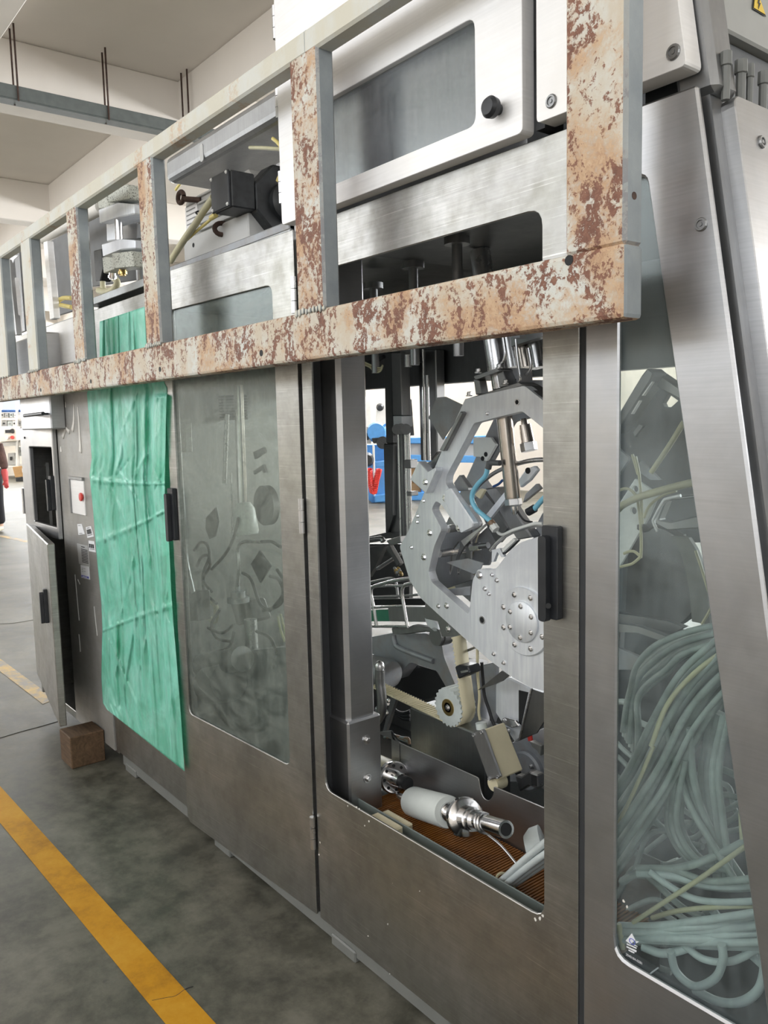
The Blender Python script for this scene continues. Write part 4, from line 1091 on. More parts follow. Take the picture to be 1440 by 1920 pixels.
# dark steel box behind the tray
bb = thing('drive_box', 'tall dark stainless box standing behind the tray under the belt', 'box', aty(850,1450,.45))
bt = PY('C', .40, (485,0), (845,118), (895,410), (500,240))
x0_, x1_ = aty(768,1330,.40).x, aty(*px('C',(850,118))[0],.40).x
zt_ = aty(768,1326,.40).z
box('casing', (x0_,.40,.14), (x1_+.03,.51,zt_), 'dark_cabinet_steel', bb, .004)

# loose rollers and shafts lying on the orange belt
rl = thing('nylon_roller', 'large white nylon roller on a steel shaft lying in the tray', 'roller', aty(810,1545,.19))
ax0 = atz(*px('d', (395,450))[0], .465); ax0.y = .215
r0 = aty(*px('d', (390,445))[0], .22); r1 = aty(*px('d', (640,520))[0], .165)
Rr = 118*.23611*pscale(r0)
turned('roller', r0 - (r1-r0)*.12, r1, [(0,Rr*.96),(.03,Rr),(.97,Rr),(1,Rr*.94)], 'nylon', rl, 40)
dR = (r1-r0).normalized()
turned('rear_shaft', r0 - dR*.36, r0 - dR*.02, [(0,.013),(1,.013)], 'bright_steel', rl, 20)
turned('collar', r1, r1 + dR*.015, [(0,.026),(.7,.026),(1,.023)], 'chrome', rl, 24)
turned('shaft', r1 + dR*.012, r1 + dR*.085, [(0,.019),(1,.019)], 'chrome', rl, 24)
fs = thing('flanged_shaft', 'polished shaft with round flange and hose clip lying on the orange belt', 'shaft', aty(900,1560,.15))
q0 = r1 + dR*.085
bm = bmesh.new(); lathe(bm, q0, q0 + dR*.022, [(0,.046),(.2,.050),(.85,.050),(1,.046)], 32); smooth_by_angle(build('flange', bm, 'chrome', fs))
turned('hub', q0 + dR*.022, q0 + dR*.075, [(0,.030),(.6,.030),(.62,.026),(1,.026)], 'chrome', fs, 28)
pipe('shaft', q0 + dR*.07, q0 + dR*.225, .0205, .015, 'chrome', fs, 24)
cyl('bore', q0 + dR*.19, q0 + dR*.2235, .0148, 'void_black', fs, 18)
dd, uu, vv = frame_of(dR)
for i in range(6):
    a = 2*math.pi*i/6; p = q0 + dR*.011 + (uu*math.cos(a)+vv*math.sin(a))*.050
    cyl('flange_hole', p - (uu*math.cos(a)+vv*math.sin(a))*.004, p + (uu*math.cos(a)+vv*math.sin(a))*.0008, .0055, 'void_black', fs, 10)
for o in (.10,.115):
    tube('spring_clip', [q0 + dR*o + (uu*math.cos(a)+vv*math.sin(a))*.0235 + dR*.012*math.sin(a*.5) for a in [2*math.pi*i/12 for i in range(11)]], .0028, 'bright_steel', fs, 3, 6)
f2 = thing('flanged_hub', 'steel hub with drilled flange and cream roller beside the inner column', 'hub', aty(760,1470,.2))
w0 = aty(*px('d', (200,240))[0], .255); w1 = aty(*px('d', (330,300))[0], .235); dW = (w1-w0).normalized()
turned('roller', w0 - dW*.16, w0 - dW*.012, [(0,.046),(.98,.046),(1,.043)], 'cream_plastic', f2, 32)
turned('flange', w0 - dW*.012, w0 + dW*.012, [(0,.046),(.15,.049),(.85,.049),(1,.045)], 'chrome', f2, 32)
dd, uu, vv = frame_of(dW)
for i in range(8):
    a = 2*math.pi*i/8; p = w0 + dW*.012 + (uu*math.cos(a)+vv*math.sin(a))*.036; cyl('flange_hole', p, p + dW*.001, .005, 'void_black', f2, 10)
turned('sleeve', w0 + dW*.012, w0 + dW*.06, [(0,.024),(1,.021)], 'chrome', f2, 22)
turned('neck', w0 + dW*.06, w0 + dW*.095, [(0,.015),(.6,.015),(.61,.019),(1,.019)], 'black_rubber', f2, 18)
# two cream blocks on the tray rim
for i, (a, lab) in enumerate((([(55,575),(110,550),(258,645),(255,700)], 'cream plastic block outside the tray rim near the inner column'), ([(135,540),(180,518),(330,615),(335,670)], 'cream plastic block inside the tray rim near the inner column'))):
    yy = .050 if i == 0 else .115
    q = PY('d', yy, *a)
    x0b = q[0].x; x1b = q[3].x; zb = q[2].z
    o = box('plastic_block', (x0b, yy-.018, zb-.035), (x1b, yy+.012, zb), 'cream_plastic', None, .004); tag(o, lab, 'block', 'cream blocks on the tray rim')
o = tube('wire_rod', PY('d', .16, (950,700), (1060,790), (1190,945)), .0035, 'bright_steel', None, 3, 8); tag(o, 'thin bent wire rod lying over the orange belt', 'rod')
# grey dome and pale hoses at the right end of the tray
o = turned('grey_dome', aty(*px('d', (1400,790))[0], .20), aty(*px('d', (1250,830))[0], .17), [(0,.05),(.5,.048),(.85,.035),(1,.0)], 'hose_light', None, 24); tag(o, 'pale grey rounded motor cap at the end of the tray', 'motor cap')
hb_ = thing('tied_hose_bundle', 'bundle of pale hoses tied together and leaning over the tray rim', 'hose bundle', aty(960,1660,.10))
for i in range(6):
    e = i-2.5
    pts = PY('d', .13, (960+14*e,1190+10*e), (1090,1090+16*e), (1250,960+24*e), (1420,830+30*e), (1560,760+34*e))
    for j, p in enumerate(pts): p.y += .018*((i*7) % 3 - 1) + .012*j*.4
    tube('hose', pts, .0088, 'hose_light', hb_, 5, 10)
tc_ = PY('d', .125, (1090,1090))[0]
dT = (PY('d', .13, (1250,960))[0]-tc_).normalized(); dd, uu, vv = frame_of(dT)
tube('cable_tie', [tc_ + uu*math.cos(a)*.026 + vv*math.sin(a)*.026 for a in [2*math.pi*i/14 for i in range(15)]], .0035, 'hose_cream', hb_, 2, 6)
tube('tie_tail', [tc_ + Vector((.02,0,-.02)), *PY('d', .12, (1190,1170), (1215,1280))], .003, 'hose_cream', hb_, 3, 6)

# ================================================================== THINGS ON TOP OF THE MACHINE
# folded steel rail and cream pipe behind the rusty frame
rz = .5*(2.552+2.468)
tr2 = thing('top_rail', 'folded stainless rail running along the top of the machine above the motor', 'rail', (-2.5,.16,2.10))
box('rail', (-3.02,.12,2.462), (-1.97,.42,2.556), 'mid_steel', tr2, .025).modifiers['bevel'].segments = 3
sl_ = aty(*px('a', (360,165))[0], .118); plate('slot', roundp([sl_+Vector((-.012,0,-.03)), sl_+Vector((.012,0,-.03)), sl_+Vector((.012,0,.03)), sl_+Vector((-.012,0,.03))], .011), .003, 'label_silver', tr2)
for x in (-2.95,-2.05): box('rail_leg', (x-.02,.36,2.10), (x+.02,.40,2.47), 'mid_steel', tr2)
p0, p1 = PY('e', .08, (510,165), (790,20))
o = tube('cream_pipe', [p0, p0.lerp(p1,.5), p1, p1 + (p1-p0)*1.3], .030, 'glue_white', None, 2, 16); tag(o, 'weathered cream pipe running along the top of the control cabinet', 'pipe')
# motor with black terminal box
mo = thing('gear_motor', 'dirty electric motor with black terminal box lying on the machine top', 'motor', (-2.55,.23,2.10))
mx0 = aty(*px('a', (165,900))[0], .13).x; mz1 = aty(*px('a', (240,680))[0], .13).z; mz0 = aty(*px('a', (240,1180))[0], .13).z
box('motor_body', (mx0,.13,mz0), (-2.42,.31,mz1), 'label_silver', mo, .015)
for i in range(6): zf = mz0+.012+(mz1-mz0-.02)*i/5.5; box('cooling_fin', (mx0+.12,.122,zf), (-2.43,.131,zf+.008), 'label_silver', mo, .002)
box('mount_base', (mx0+.01,.115,2.102), (-2.40,.33,mz0+.002), 'label_silver', mo, .004)
oc = [Vector((-2.36, .235+math.cos(a)*.118, 2.272+math.sin(a)*.118)) for a in [math.pi/8+i*math.pi/4 for i in range(8)]]
plate('end_flange', oc, (-.07,0,0), 'black_paint', mo, .006)
turned('end_boss', (-2.36,.235,2.265), (-2.325,.235,2.265), [(0,.062),(.6,.062),(1,.045)], 'black_paint', mo, 28)
bx_ = box('terminal_box', (-2.481,.04,2.229), (-2.364,.125,2.341), 'black_paint', mo, .004)
box('box_lid', (-2.481,.028,2.229), (-2.364,.038,2.341), 'black_plastic', mo, .003)
for x in (-2.473,-2.372):
    for z in (2.237,2.333): bolt((x,.028,z), r=.0045, h=.003, parent=mo, mat='white_paint')
box('name_plate', (mx0+.012,.1265,mz0+.03), (mx0+.11,.130,mz1-.03), 'upper_steel', mo)
for i in range(5): box('print_line', (mx0+.022,.1258,mz0+.05+i*.016), (mx0+.095,.1264,mz0+.055+i*.016), 'print_grey', mo)
cn = aty(*px('a', (265,1250))[0], .114); cyl('bore', cn, cn+Vector((0,.02,0)), .008, 'void_black', mo, 12)
# eye bolts
def eyebolt(u, v, Y, lab, ang=0):
    p = aty(*px('a', (u, v))[0], Y); e = thing('eye_bolt', lab, 'eye bolt', p, 'rusty eye bolts on the motor')
    ax = Quaternion((0,0,1), ang)
    pts = [p + ax @ Vector((math.cos(t)*.024, 0, math.sin(t)*.019)) for t in [2*math.pi*i/16 for i in range(17)]]
    tube('ring', pts, .0085, 'rust_iron', e, 0, 10)
    cyl('shank', p + ax @ Vector((.028,0,-.012)), p + ax @ Vector((.075,.04,-.02)), .010, 'rust_iron', e, 10)
eyebolt(120,690,.09,'rusty ring of an eye bolt above the motor name plate')
eyebolt(600,1060,.115,'rusty eye bolt seen edge on below the black terminal box', 1.2)
cb_ = thing('motor_conduit', 'cream cable conduit running down from the black terminal box', 'cable', aty(*px('a',(60,1330))[0],.05))
tube('conduit', PY('a', .045, (500,690), (400,830), (290,1000), (170,1170), (60,1340), (0,1440)), .0115, 'cable_cream', cb_, 5, 12)
tube('thin_cable', PY('a', .06, (510,910), (420,990), (300,1090), (200,1180)), .005, 'cable_yellow', cb_, 4, 8)
k0, k1 = PY('a', .06, (530,895), (475,930)); cyl('orange_gland', k0, k1, .009, 'cable_yellow', cb_, 10)
cl0, cl1 = PY('a', .045, (325,850), (350,905)); tube('cable_tie', [cl0, cl0.lerp(cl1,.5)+Vector((0,-.013,0)), cl1], .003, 'black_rubber', cb_, 4, 6)
o = box('junction_cover', (-2.52,.30,2.37), (-2.30,.41,2.440), 'upper_steel', None, .003); 
tag(o, 'plain folded steel cover above the black terminal box', 'cover')
st_ = box('cover_stand', (-2.50,.38,2.35), (-2.32,.41,2.376), 'mid_steel', o); 
box('cover_stand', (-2.45,.385,2.10), (-2.41,.405,2.352), 'mid_steel', o)
for i, (pts, c) in enumerate((([(930,105),(1100,110),(1290,125)], 'cable_cream'), ([(1200,0),(1250,40),(1290,90)], 'cable_yellow'), ([(1300,410),(1270,460),(1255,500)], 'cable_yellow'), ([(60,600),(120,520),(190,450)], 'cable_yellow'))):
    o = tube('loose_cable', PY('a', .16 if i != 3 else .3, *pts), .006, c, None, 4, 8)
    tag(o, ('cream cable crossing above the motor flange', 'yellow brown wire slanting down behind the upper door hinge', 'short yellow wire in front of the black motor flange', 'yellow brown wire leaning behind the rusty eye bolt')[i], 'cable')
# white strip with dust: deck edge under the motor
box('deck_lip', (-2.88,-.002,2.078), (-1.97,.05,2.104), 'cast_metal', mach, .004)

# hydraulic clamp with speckled blocks
hyc = thing('clamp_press', 'pair of speckled grey clamp blocks on chrome rods above the green film', 'clamp', (-3.2,.05,2.10))
def hb(pts, Y, t, mat, nm): return plate(nm, PY('H', Y, *pts), t, mat, hyc, .004)
hb([(722,132),(800,122),(808,238),(738,246)], .06, .07, 'speckled_block', 'clamp_block')
hb([(800,85),(955,62),(968,172),(812,198)], -.02, .075, 'speckled_block', 'clamp_block')
hb([(738,250),(880,196),(1000,210),(1005,285),(880,312),(745,355)], -.01, .10, 'aluminium', 'clamp_plate')
hb([(760,510),(890,470),(1010,480),(1010,545),(895,555),(770,605)], -.01, .10, 'aluminium', 'clamp_plate')
hb([(765,610),(838,595),(885,690),(775,730)], .06, .07, 'speckled_block', 'clamp_block')
hb([(835,580),(985,562),(1000,680),(850,695)], -.02, .075, 'speckled_block', 'clamp_block')
hb([(795,330),(860,318),(868,480),(800,492)], .03, .03, 'aluminium', 'spacer_bar')
cyl('guide_rod', PY('H', .01, (885,300))[0], PY('H', .01, (892,480))[0], .014, 'chrome', hyc, 18)
hb([(640,250),(1070,120),(1070,770),(690,830)], .22, .02, 'dark_grey_paint', 'rear_sheet')  # dark backing added to stand in for the dark space behind the clamp
hb([(915,350),(1030,350),(1030,470),(920,475)], .10, .05, 'mid_steel', 'spacer_bar')
for u, v, u2, v2, m_ in ((862,45,862,85,'chrome'), (782,92,782,132,'chrome'), (842,728,842,775,'chrome'), (918,695,922,750,'brass')):
    a, b = PY('H', .02, (u,v), (u2,v2)); bm = bmesh.new(); lathe(bm, a, b, [(0,.014),(.4,.014),(.41,.018),(.8,.018),(.81,.012),(1,.012)], 10); smooth_by_angle(build('stud_nut', bm, m_, hyc))
tube('hose', PY('H', .06, (850,760), (880,800), (850,850), (790,870), (740,860)), .014, 'cable_cream', hyc, 5, 10)
tube('hose', PY('H', .08, (770,790), (775,850), (800,880)), .012, 'cable_cream', hyc, 4, 10)
hb([(700,560),(760,545),(770,700),(750,790),(715,790)], .10, .05, 'black_paint', 'side_valve')
cyl('press_leg', (-3.30,.12,2.10), (-3.30,.12,2.30), .02, 'mid_steel', hyc, 12)
cyl('press_leg', (-3.12,.14,2.10), (-3.12,.14,2.30), .02, 'mid_steel', hyc, 12)
o = tube('cable_loop', PY('e', .10, (860,890), (760,890), (690,930), (690,960), (760,980), (860,1000)), .011, 'cable_yellow', None, 6, 10); tag(o, 'yellow cable loop lying on the cabinet top between rusty posts', 'cable')
# sheet panels seen between the far posts
up = thing('cabinet_top_unit', 'dark sheet metal unit with pale posts on top of the control cabinet', 'cabinet', (-4.0,.2,2.05))
plate('dark_sheet', PY('e', .30, (560,60), (860,-60), (870,1040), (640,1110)), .02, 'dark_grey_paint', up)
plate('pale_post', PY('e', .06, (520,215), (565,200), (650,1130), (600,1150)), .03, 'upper_steel', up, .003)
plate('dark_sheet', PY('e', .20, (60,380), (230,330), (300,1280), (170,1330)), .02, 'dark_steel', up)
plate('pale_post', PY('e', .10, (90,440), (110,430), (200,1330), (165,1340)), .03, 'mid_steel', up, .002)
plate('pale_post', PY('e', .12, (150,660), (185,640), (235,1290), (205,1300)), .02, 'upper_steel', up, .002)
plate('torn_sheet', PY('e', .09, (80,415), (165,370), (220,380), (170,425), (155,470), (140,430)), .004, 'paper_white', up)
box('cabinet_crown', (-5.3,.02,1.90), (-4.76,.5,2.02), 'panel_steel', up)
# panel below, front of cabinet crown
box('crown_panel', (-4.745,-.006,1.85), (-3.62,.0,2.045), 'upper_steel', cab, .003)
plate('crown_clip', PY('e', -.03, (175,1640), (215,1610), (230,1680), (200,1740)), .01, 'black_plastic', cab)

# wooden block under the ajar cabinet door
wb0 = atz(135,1443,0); hwb = aty(133,1386,wb0.y).z
o = box('wood_block', (wb0.x-.155,wb0.y,0), (wb0.x,-.004,hwb), 'wood', None, .004); tag(o, 'square timber block lying on the floor under the far cabinet', 'wood block')

# grey electrical box above the tapering end, with warning sign
eb = thing('electrical_box', 'light grey electrical box with yellow warning triangle above the tapering end', 'electrical box', (-.9,.6,2.1))
bz = 2.193; bx1 = -.78
box('box_body', (-.93,.085,bz), (bx1,.92,2.72), 'box_grey', eb, .004)
box('box_stand', (-.92,.10,2.055), (-.80,.90,bz), 'dark_grey_paint', eb, .003)
tri = [atx(u, v, bx1+.0015) for u, v in px('f', (1214,-244), (1175,150), (1400,285))]
wsn = plate('warning_sign', tri, (.0008,0,0), 'print_black', eb)
ctr = sum(tri, Vector())/3
plate('sign_face', [ctr + (p-ctr)*.86 + Vector((.0012,0,0)) for p in tri], (.0008,0,0), 'sign_yellow', wsn)
bo = [ctr + Vector((.0024, y*.011, z*.011)) for y, z in ((.0,.9),(-.45,-.1),(-.05,-.05),(-.15,-.95),(.5,.15),(.08,.1),(.3,.9))]
plate('lightning_mark', bo, (.0006,0,0), 'print_black', wsn)
for u, v, s in ((735,1010,1.0), (985,1150,1.15), (1135,1215,.8), (1360,1340,1.0)):
    p = atx(*px('f', (u, v))[0], -.735); z0 = 2.05
    bm = bmesh.new(); lathe(bm, (p.x,p.y,z0), (p.x,p.y,p.z+.012), [(0,.007*s),(.7,.007*s),(.72,.0095*s),(1,.009*s)], 8)
    o = smooth_by_angle(build('cable_gland', bm, 'grey_paint', ec))
# ================================================================== HOSES AND PARTS BEHIND THE END PANE
def bundle(name, lab, strands, r, mat, Y0, dY, k='E', grp='hose bundles behind the end pane'):
    base = PY(k, Y0, strands[0][0])[0]
    t = thing(name, lab, 'hose bundle', base, grp)
    for i, pts in enumerate(strands):
        y = Y0 + dY*((i*5) % 7)/7
        P = [aty(*px(k, q)[0], y + .015*math.sin(i*1.7+j)) for j, q in enumerate(pts)]
        tube('hose', P, r*(1+.12*math.sin(i*2.3)), mat if isinstance(mat, str) else mat[i % len(mat)], t, 6, 8)
    return t
S1 = []
for i in range(26):
    f = i/25; j = random.uniform(-14, 14)
    S1.append([(150, 930+360*f+j), (235+50*f, 800+290*f+j), (330+70*f, 590+330*f-j), (450+60*f, 400+310*f+j), (600+30*f, 240+280*f-j), (760, 130+290*f)])
bundle('hose_bundle', 'thick sheaf of grey hoses sweeping up behind the end pane', S1, .0066, 'hose_grey', .10, .20)
S2 = [[(205+9*i, 640+16*i), (222+7*i, 520+14*i), (240+4*i, 445+8*i), (265+6*i, 350+12*i), (340+8*i, 265+14*i), (470, 205+13*i), (640, 165+11*i), (760, 160+9*i)] for i in range(9)]
bundle('hose_bundle', 'arched grey hoses at the top of the pile behind the end pane', S2, .0062, 'hose_grey', .14, .12)
S3 = [[(190, 1488+9*i), (330, 1490+9*i), (520, 1470+13*i), (700, 1445+17*i), (860, 1420+20*i)] for i in range(9)]
t3 = bundle('hose_bundle', 'level bundle of pale hoses tied at one end near the pane corner', S3, .0075, 'hose_light', .07, .06)
tube('cable_tie', PY('E', .060, (186,1480), (196,1530), (204,1590)), .006, 'hose_cream', t3, 4, 8)
S4 = [[(380+40*i, 560+20*i), (440+25*i, 780+20*i), (500+24*i, 960+22*i), (600+22*i, 1130+18*i), (700+20*i, 1290+12*i)] for i in range(4)] + [[(600+26*i, 560), (550+26*i, 800), (570+24*i, 1000), (600+22*i, 1180), (620+20*i, 1300)] for i in range(4)] + [[(440+20*i, 760), (400+20*i, 1000), (430+20*i, 1120), (510+20*i, 1210), (640+20*i,1250)] for i in range(4)]
bundle('hose_bundle', 'crossing grey hoses hanging down in the middle of the pile', S4, .0068, 'hose_grey', .12, .10)
S8 = []
for i in range(22):
    x = random.uniform(180,760); y = random.uniform(560,1560); a = random.uniform(-.9,.9); L = random.uniform(180,330)
    S8.append([(x-L*math.cos(a), y-L*math.sin(a)), (x-L*.4*math.cos(a)+random.uniform(-50,50), y-L*.4*math.sin(a)-60), (x+random.uniform(-40,40), y), (x+L*.5*math.cos(a), y+L*.5*math.sin(a)+50), (x+L*math.cos(a), y+L*math.sin(a))])
bundle('hose_bundle', 'tangled dark grey hoses deep in the pile behind the end pane', S8, .0066, 'hose_grey', .28, .16)
S5 = [[(415,1600), (440,1690), (520,1755), (610,1720), (645,1640), (640,1570)], [(520,1770), (620,1820), (720,1825), (800,1770), (828,1660), (800,1560)], [(470,1570), (560,1635), (680,1645), (800,1590), (860,1560)], [(290,1580), (380,1610), (480,1590), (520,1560)], [(600,1420), (660,1500), (720,1570), (840,1680), (900,1760)]]
bundle('hose_bundle', 'loose hose loops lying in the lower corner behind the end pane', S5, .0078, 'hose_light', .08, .05)
S6 = [[(270,1235+8*i), (420,1240+10*i), (560,1290+6*i), (700,1290+9*i), (860,1270+10*i)] for i in range(5)] + [[(200,1290+8*i), (280,1250+6*i), (480,1225+5*i), (640,1165+5*i), (800,1085+6*i)] for i in range(2)]+ [[(320,1250), (420,1320), (520,1370), (640,1385), (800,1380)], [(300,1260), (380,1330), (470,1410), (560,1450)]]
bundle('hose_bundle', 'curving grey hoses across the middle of the pile above the tied bundle', S6, .0068, ('hose_grey','hose_light'), .09, .08)
S7 = [[(250,1475), (380,1390), (540,1285), (680,1185), (780,1115)], [(335,1455), (440,1425), (600,1408), (860,1398)], [(180,1050), (230,950), (290,820), (340,700)], [(330,700),(400,520), (520,380), (680,260)], [(730,1110), (725,1000), (735,900)]]
bundle('cable_bundle', 'thin cream cables running among the grey hoses behind the end pane', S7, .0046, 'hose_cream', .075, .05, grp=None)
ei = thing('end_mechanism', 'dusty brackets and dark arms behind the upper end pane', 'mechanism', aty(1250,1200,.5))
plate('diagonal_arm', PY('b', .52, (400,560), (480,455), (560,520), (520,620), (160,1180), (60,1280), (60,1130)), .06, 'dark_steel', ei, .004)
plate('bright_edge', PY('b', .515, (535,625), (545,630), (430,800), (415,795)), .01, 'upper_steel', ei)
plate('bright_edge', PY('b', .515, (380,855), (392,860), (295,1025), (280,1020)), .01, 'upper_steel', ei)
plate('cross_arm', PY('b', .56, (500,470), (560,480), (880,700), (960,800), (900,860), (640,720), (500,610)), .04, 'mid_steel', ei, .004)
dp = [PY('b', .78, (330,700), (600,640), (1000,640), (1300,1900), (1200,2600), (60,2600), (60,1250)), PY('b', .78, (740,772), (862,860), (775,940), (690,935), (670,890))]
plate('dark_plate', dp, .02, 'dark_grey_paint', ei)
plate('pale_plate', PY('b', .62, (240,1050), (310,1110), (240,1250), (140,1250)), .01, 'mid_steel', ei)
plate('pale_plate', PY('b', .64, (380,1150), (430,1170), (330,1300), (310,1250)), .01, 'mid_steel', ei)
plate('pale_plate', PY('b', .50, (60,1380), (250,1560), (240,1600), (120,1780), (60,1800)), .01, 'cast_metal', ei)
plate('pale_plate', PY('b', .56, (400,1600), (640,1833), (520,1833), (330,1700)), .01, 'cast_metal', ei)
bk2 = plate('bracket', [PY('c', .40, (60,490), (110,420), (255,190), (480,340), (385,560), (290,715), (60,1110)), circ(aty(*px('c',(258,288))[0],.40), .0075), circ(aty(*px('c',(240,495))[0],.40), .0085)], .008, 'white_plastic', ei, .001)
tube('rod', PY('b', .45, (930,1120), (760,1400), (530,1740)), .0065, 'cable_cream', ei, 3, 8)
tube('thick_cable', PY('c', .33, (70,510), (140,440), (280,370), (440,320), (640,265), (860,215)), .0085, 'cable_cream', ei, 5, 10)
for pts in ([(260,-20),(290,120),(310,300),(320,480),(325,620)], [(280,380),(300,540),(310,640),(315,820),(310,940)], [(340,560),(400,440),(520,350),(650,305)], [(60,330),(150,285),(220,300),(280,370)], [(310,930),(240,990),(180,1010),(60,1040)], [(300,920),(250,880),(200,880),(150,900)], [(230,-40),(260,60),(285,150)]):
    tube('wire', PY('c', .36, *pts), .0035, 'cable_cream', ei, 5, 6)
plate('clip', PY('c', .37, (275,625), (340,625), (390,660), (335,700), (275,670)), .02, 'black_plastic', ei)
plate('box_frame', [PY('c', .55, (430,610), (520,370), (860,340), (900,660), (560,680)), PY('c', .55, (480,580), (550,400), (830,370), (850,540), (600,600))], .03, 'mid_steel', ei, .003)
tube('bent_wire', PY('c', .50, (690,350), (560,380), (520,410), (440,560), (430,600), (470,690)), .004, 'upper_steel', ei, 3, 8)
P_ = PY('c', .42, (680,740), (760,880), (820,1080), (860,1320), (880,1560))
bm = bmesh.new(); pv = None
for p in cat(P_, 6):
    q = [bm.verts.new(p + Vector((-.022,0,0))), bm.verts.new(p + Vector((.022,.0,0))), bm.verts.new(p + Vector((.022,.012,0))), bm.verts.new(p + Vector((-.022,.012,0)))]
    if pv:
        for a in range(4): bm.faces.new((pv[a], pv[(a+1)%4], q[(a+1)%4], q[a]))
    pv = q
build('curved_strip', bm, 'grey_paint', ei)
tube('wire', PY('c', .41, (830,870), (900,1080), (960,1280), (985,1390), (890,1570)), .0035, 'cable_cream', ei, 5, 6)
dc = aty(*px('c', (420,1130))[0], .62); turned('dark_disc', dc, dc + Vector((0,.03,0)), [(0,.135),(.8,.138),(1,.138)], 'dark_steel', ei, 40)
plate('dark_web', PY('c', .66, (60,1100), (330,700), (700,720), (720,900), (560,1180), (480,1300), (60,1500)), .02, 'dark_grey_paint', ei)
plate('flat_bar', PY('c', .40, (60,1560), (280,1590), (560,1690), (540,1740), (280,1650), (60,1640)), .02, 'mid_steel', ei)
plate('flat_bar', PY('c', .45, (60,1460), (560,1540), (720,1600), (640,1640), (60,1560)), .02, 'dark_steel', ei)
plate('pale_plate', PY('c', .30, (60,1780), (300,1880), (300,2000), (60,2000)), .01, 'cast_metal', ei)
plate('lower_dark_backing', PY('E', .80, (60,175), (600,190), (1000,150), (1000,2000), (60,2000)), .02, 'dark_grey_paint', ei)  # dark backing added to hide the lit floor behind the hoses
# marks printed on the end pane
mk = [onp(u, v, Vector((0,.0118,0)), Vector((0,1,0))) for u, v in px('g', (452,392), (300,575), (535,560))]
plate('printed_triangle', [mk[0], mk[1], aty(*px('g',(420,660))[0],.0118), aty(*px('g',(540,560))[0],.0118)], .0006, 'paper_white', endf)
pc2 = aty(*px('g', (462,595))[0], .0112); ms = pscale(pc2)
tube('printed_ring', [pc2 + Vector((math.cos(t)*62*.07639*ms*1.3, 0, math.sin(t)*68*.07639*ms)) for t in [2*math.pi*i/16 for i in range(17)]], .0007, 'paper_blue', endf, 0, 6)
plate('printed_tail', PY('g', .0118, (545,580), (625,600), (560,640)), .0006, 'paper_white', endf)
plate('printed_tail', PY('g', .0118, (515,660), (600,730), (500,690)), .0006, 'paper_white', endf)
for a in ([(330,640),(570,745),(565,775),(330,670)], [(325,705),(570,815),(560,862),(320,735)], [(370,790),(520,860),(510,890),(370,820)]): plate('printed_line', PY('g', .0118, *a), .0005, 'paper_white', endf)
fc = bpy.data.curves.new('printed_number', 'FONT'); fc.body = '2040184-0281'; fc.size = 1.0; fc.align_x = 'LEFT'; fc.materials.append(M_['paper_white'])
tmp_ = bpy.data.objects.new('printed_number_outline', fc); COL.objects.link(tmp_); bpy.context.view_layer.update()
tme = bpy.data.meshes.new_from_object(tmp_.evaluated_get(bpy.context.evaluated_depsgraph_get())); bpy.data.objects.remove(tmp_); bpy.data.curves.remove(fc)
t0 = aty(*px('g', (305,930))[0], .0114); t1 = aty(*px('g', (705,1115))[0], .0114); wd_ = max(v.co.x for v in tme.vertices)
for v in tme.vertices: v.co = Vector((v.co.x/wd_*(t1.x-t0.x), 0, v.co.y/wd_*(t1.x-t0.x)*1.1))
tme.materials.clear(); link('printed_number', tme, t0, endf, 'paper_white')
# ================================================================== INSIDE THE GLAZED DOOR
gi = thing('filling_unit', 'chrome rod mechanism dimly seen behind the dirty glass of the ajar door', 'mechanism', aty(470,1250,.35))
cyl('long_rod', PY('F', .35, (455,130))[0], PY('F', .35, (480,815))[0], .019, 'chrome', gi, 24)
turned('nylon_head', PY('F', .35, (482,815))[0], PY('F', .35, (505,1000))[0], [(0,.03),(.2,.045),(.9,.05),(1,.045)], 'white_plastic', gi, 28)
cyl('thin_rod', PY('F', .45, (390,300))[0], PY('F', .45, (375,700))[0], .010, 'bright_steel', gi, 12)
cyl('thin_rod', PY('F', .38, (412,640))[0], PY('F', .38, (420,1000))[0], .004, 'bright_steel', gi, 8)
tube('bent_pipe', PY('F', .32, (600,1040), (490,1040), (452,1080), (458,1180), (450,1310)), .007, 'bright_steel', gi, 5, 10)
turned('valve_head', PY('F', .32, (450,1300))[0], PY('F', .32, (455,1390))[0], [(0,.010),(.3,.010),(.31,.03),(.7,.03),(.71,.045),(1,.045)], 'cast_metal', gi, 22)
plate('dark_body', PY('F', .40, (400,1380), (520,1380), (560,1500), (440,1530)), .08, 'dark_steel', gi, .01)
cyl('lower_cylinder', PY('F', .32, (525,1490))[0], PY('F', .32, (535,1710))[0], .026, 'bright_steel', gi, 24)
plate('leaf', PY('F', .33, (320,840), (335,920), (315,1010), (285,1025), (262,960), (265,900)), .01, 'dark_steel', gi, .002)
plate('diamond_plate', PY('F', .40, (525,1170), (575,1090), (640,1180), (580,1280)), .01, 'dark_steel', gi, .002)
for pts in ([(455,900),(430,1010),(380,1110),(300,1200)], [(200,1090),(235,1045),(275,1060),(285,1130),(250,1230),(260,1330),(330,1400)], [(480,1220),(530,1260),(580,1400),(640,1440)], [(680,1200),(720,1280),(700,1400),(600,1440)], [(280,1540),(360,1570),(430,1520)], [(430,1560),(400,1650),(300,1690)], [(590,1040),(650,1040),(700,1070)], [(215,1180),(240,1130),(280,1120),(290,1180),(250,1260),(300,1330)], [(640,1240),(690,1260),(715,1340),(660,1420)], [(350,1430),(300,1520),(330,1600),(420,1620)], [(560,1560),(640,1600),(680,1690)], [(700,1460),(720,1540),(740,1620)], [(685,1470),(700,1550),(725,1620)]):
    tube('hose', PY('F', .30, *pts), .0065 if pts[0][0] < 685 else .005, 'black_rubber' if pts[0][0] < 685 else 'cable_cream', gi, 5, 8)
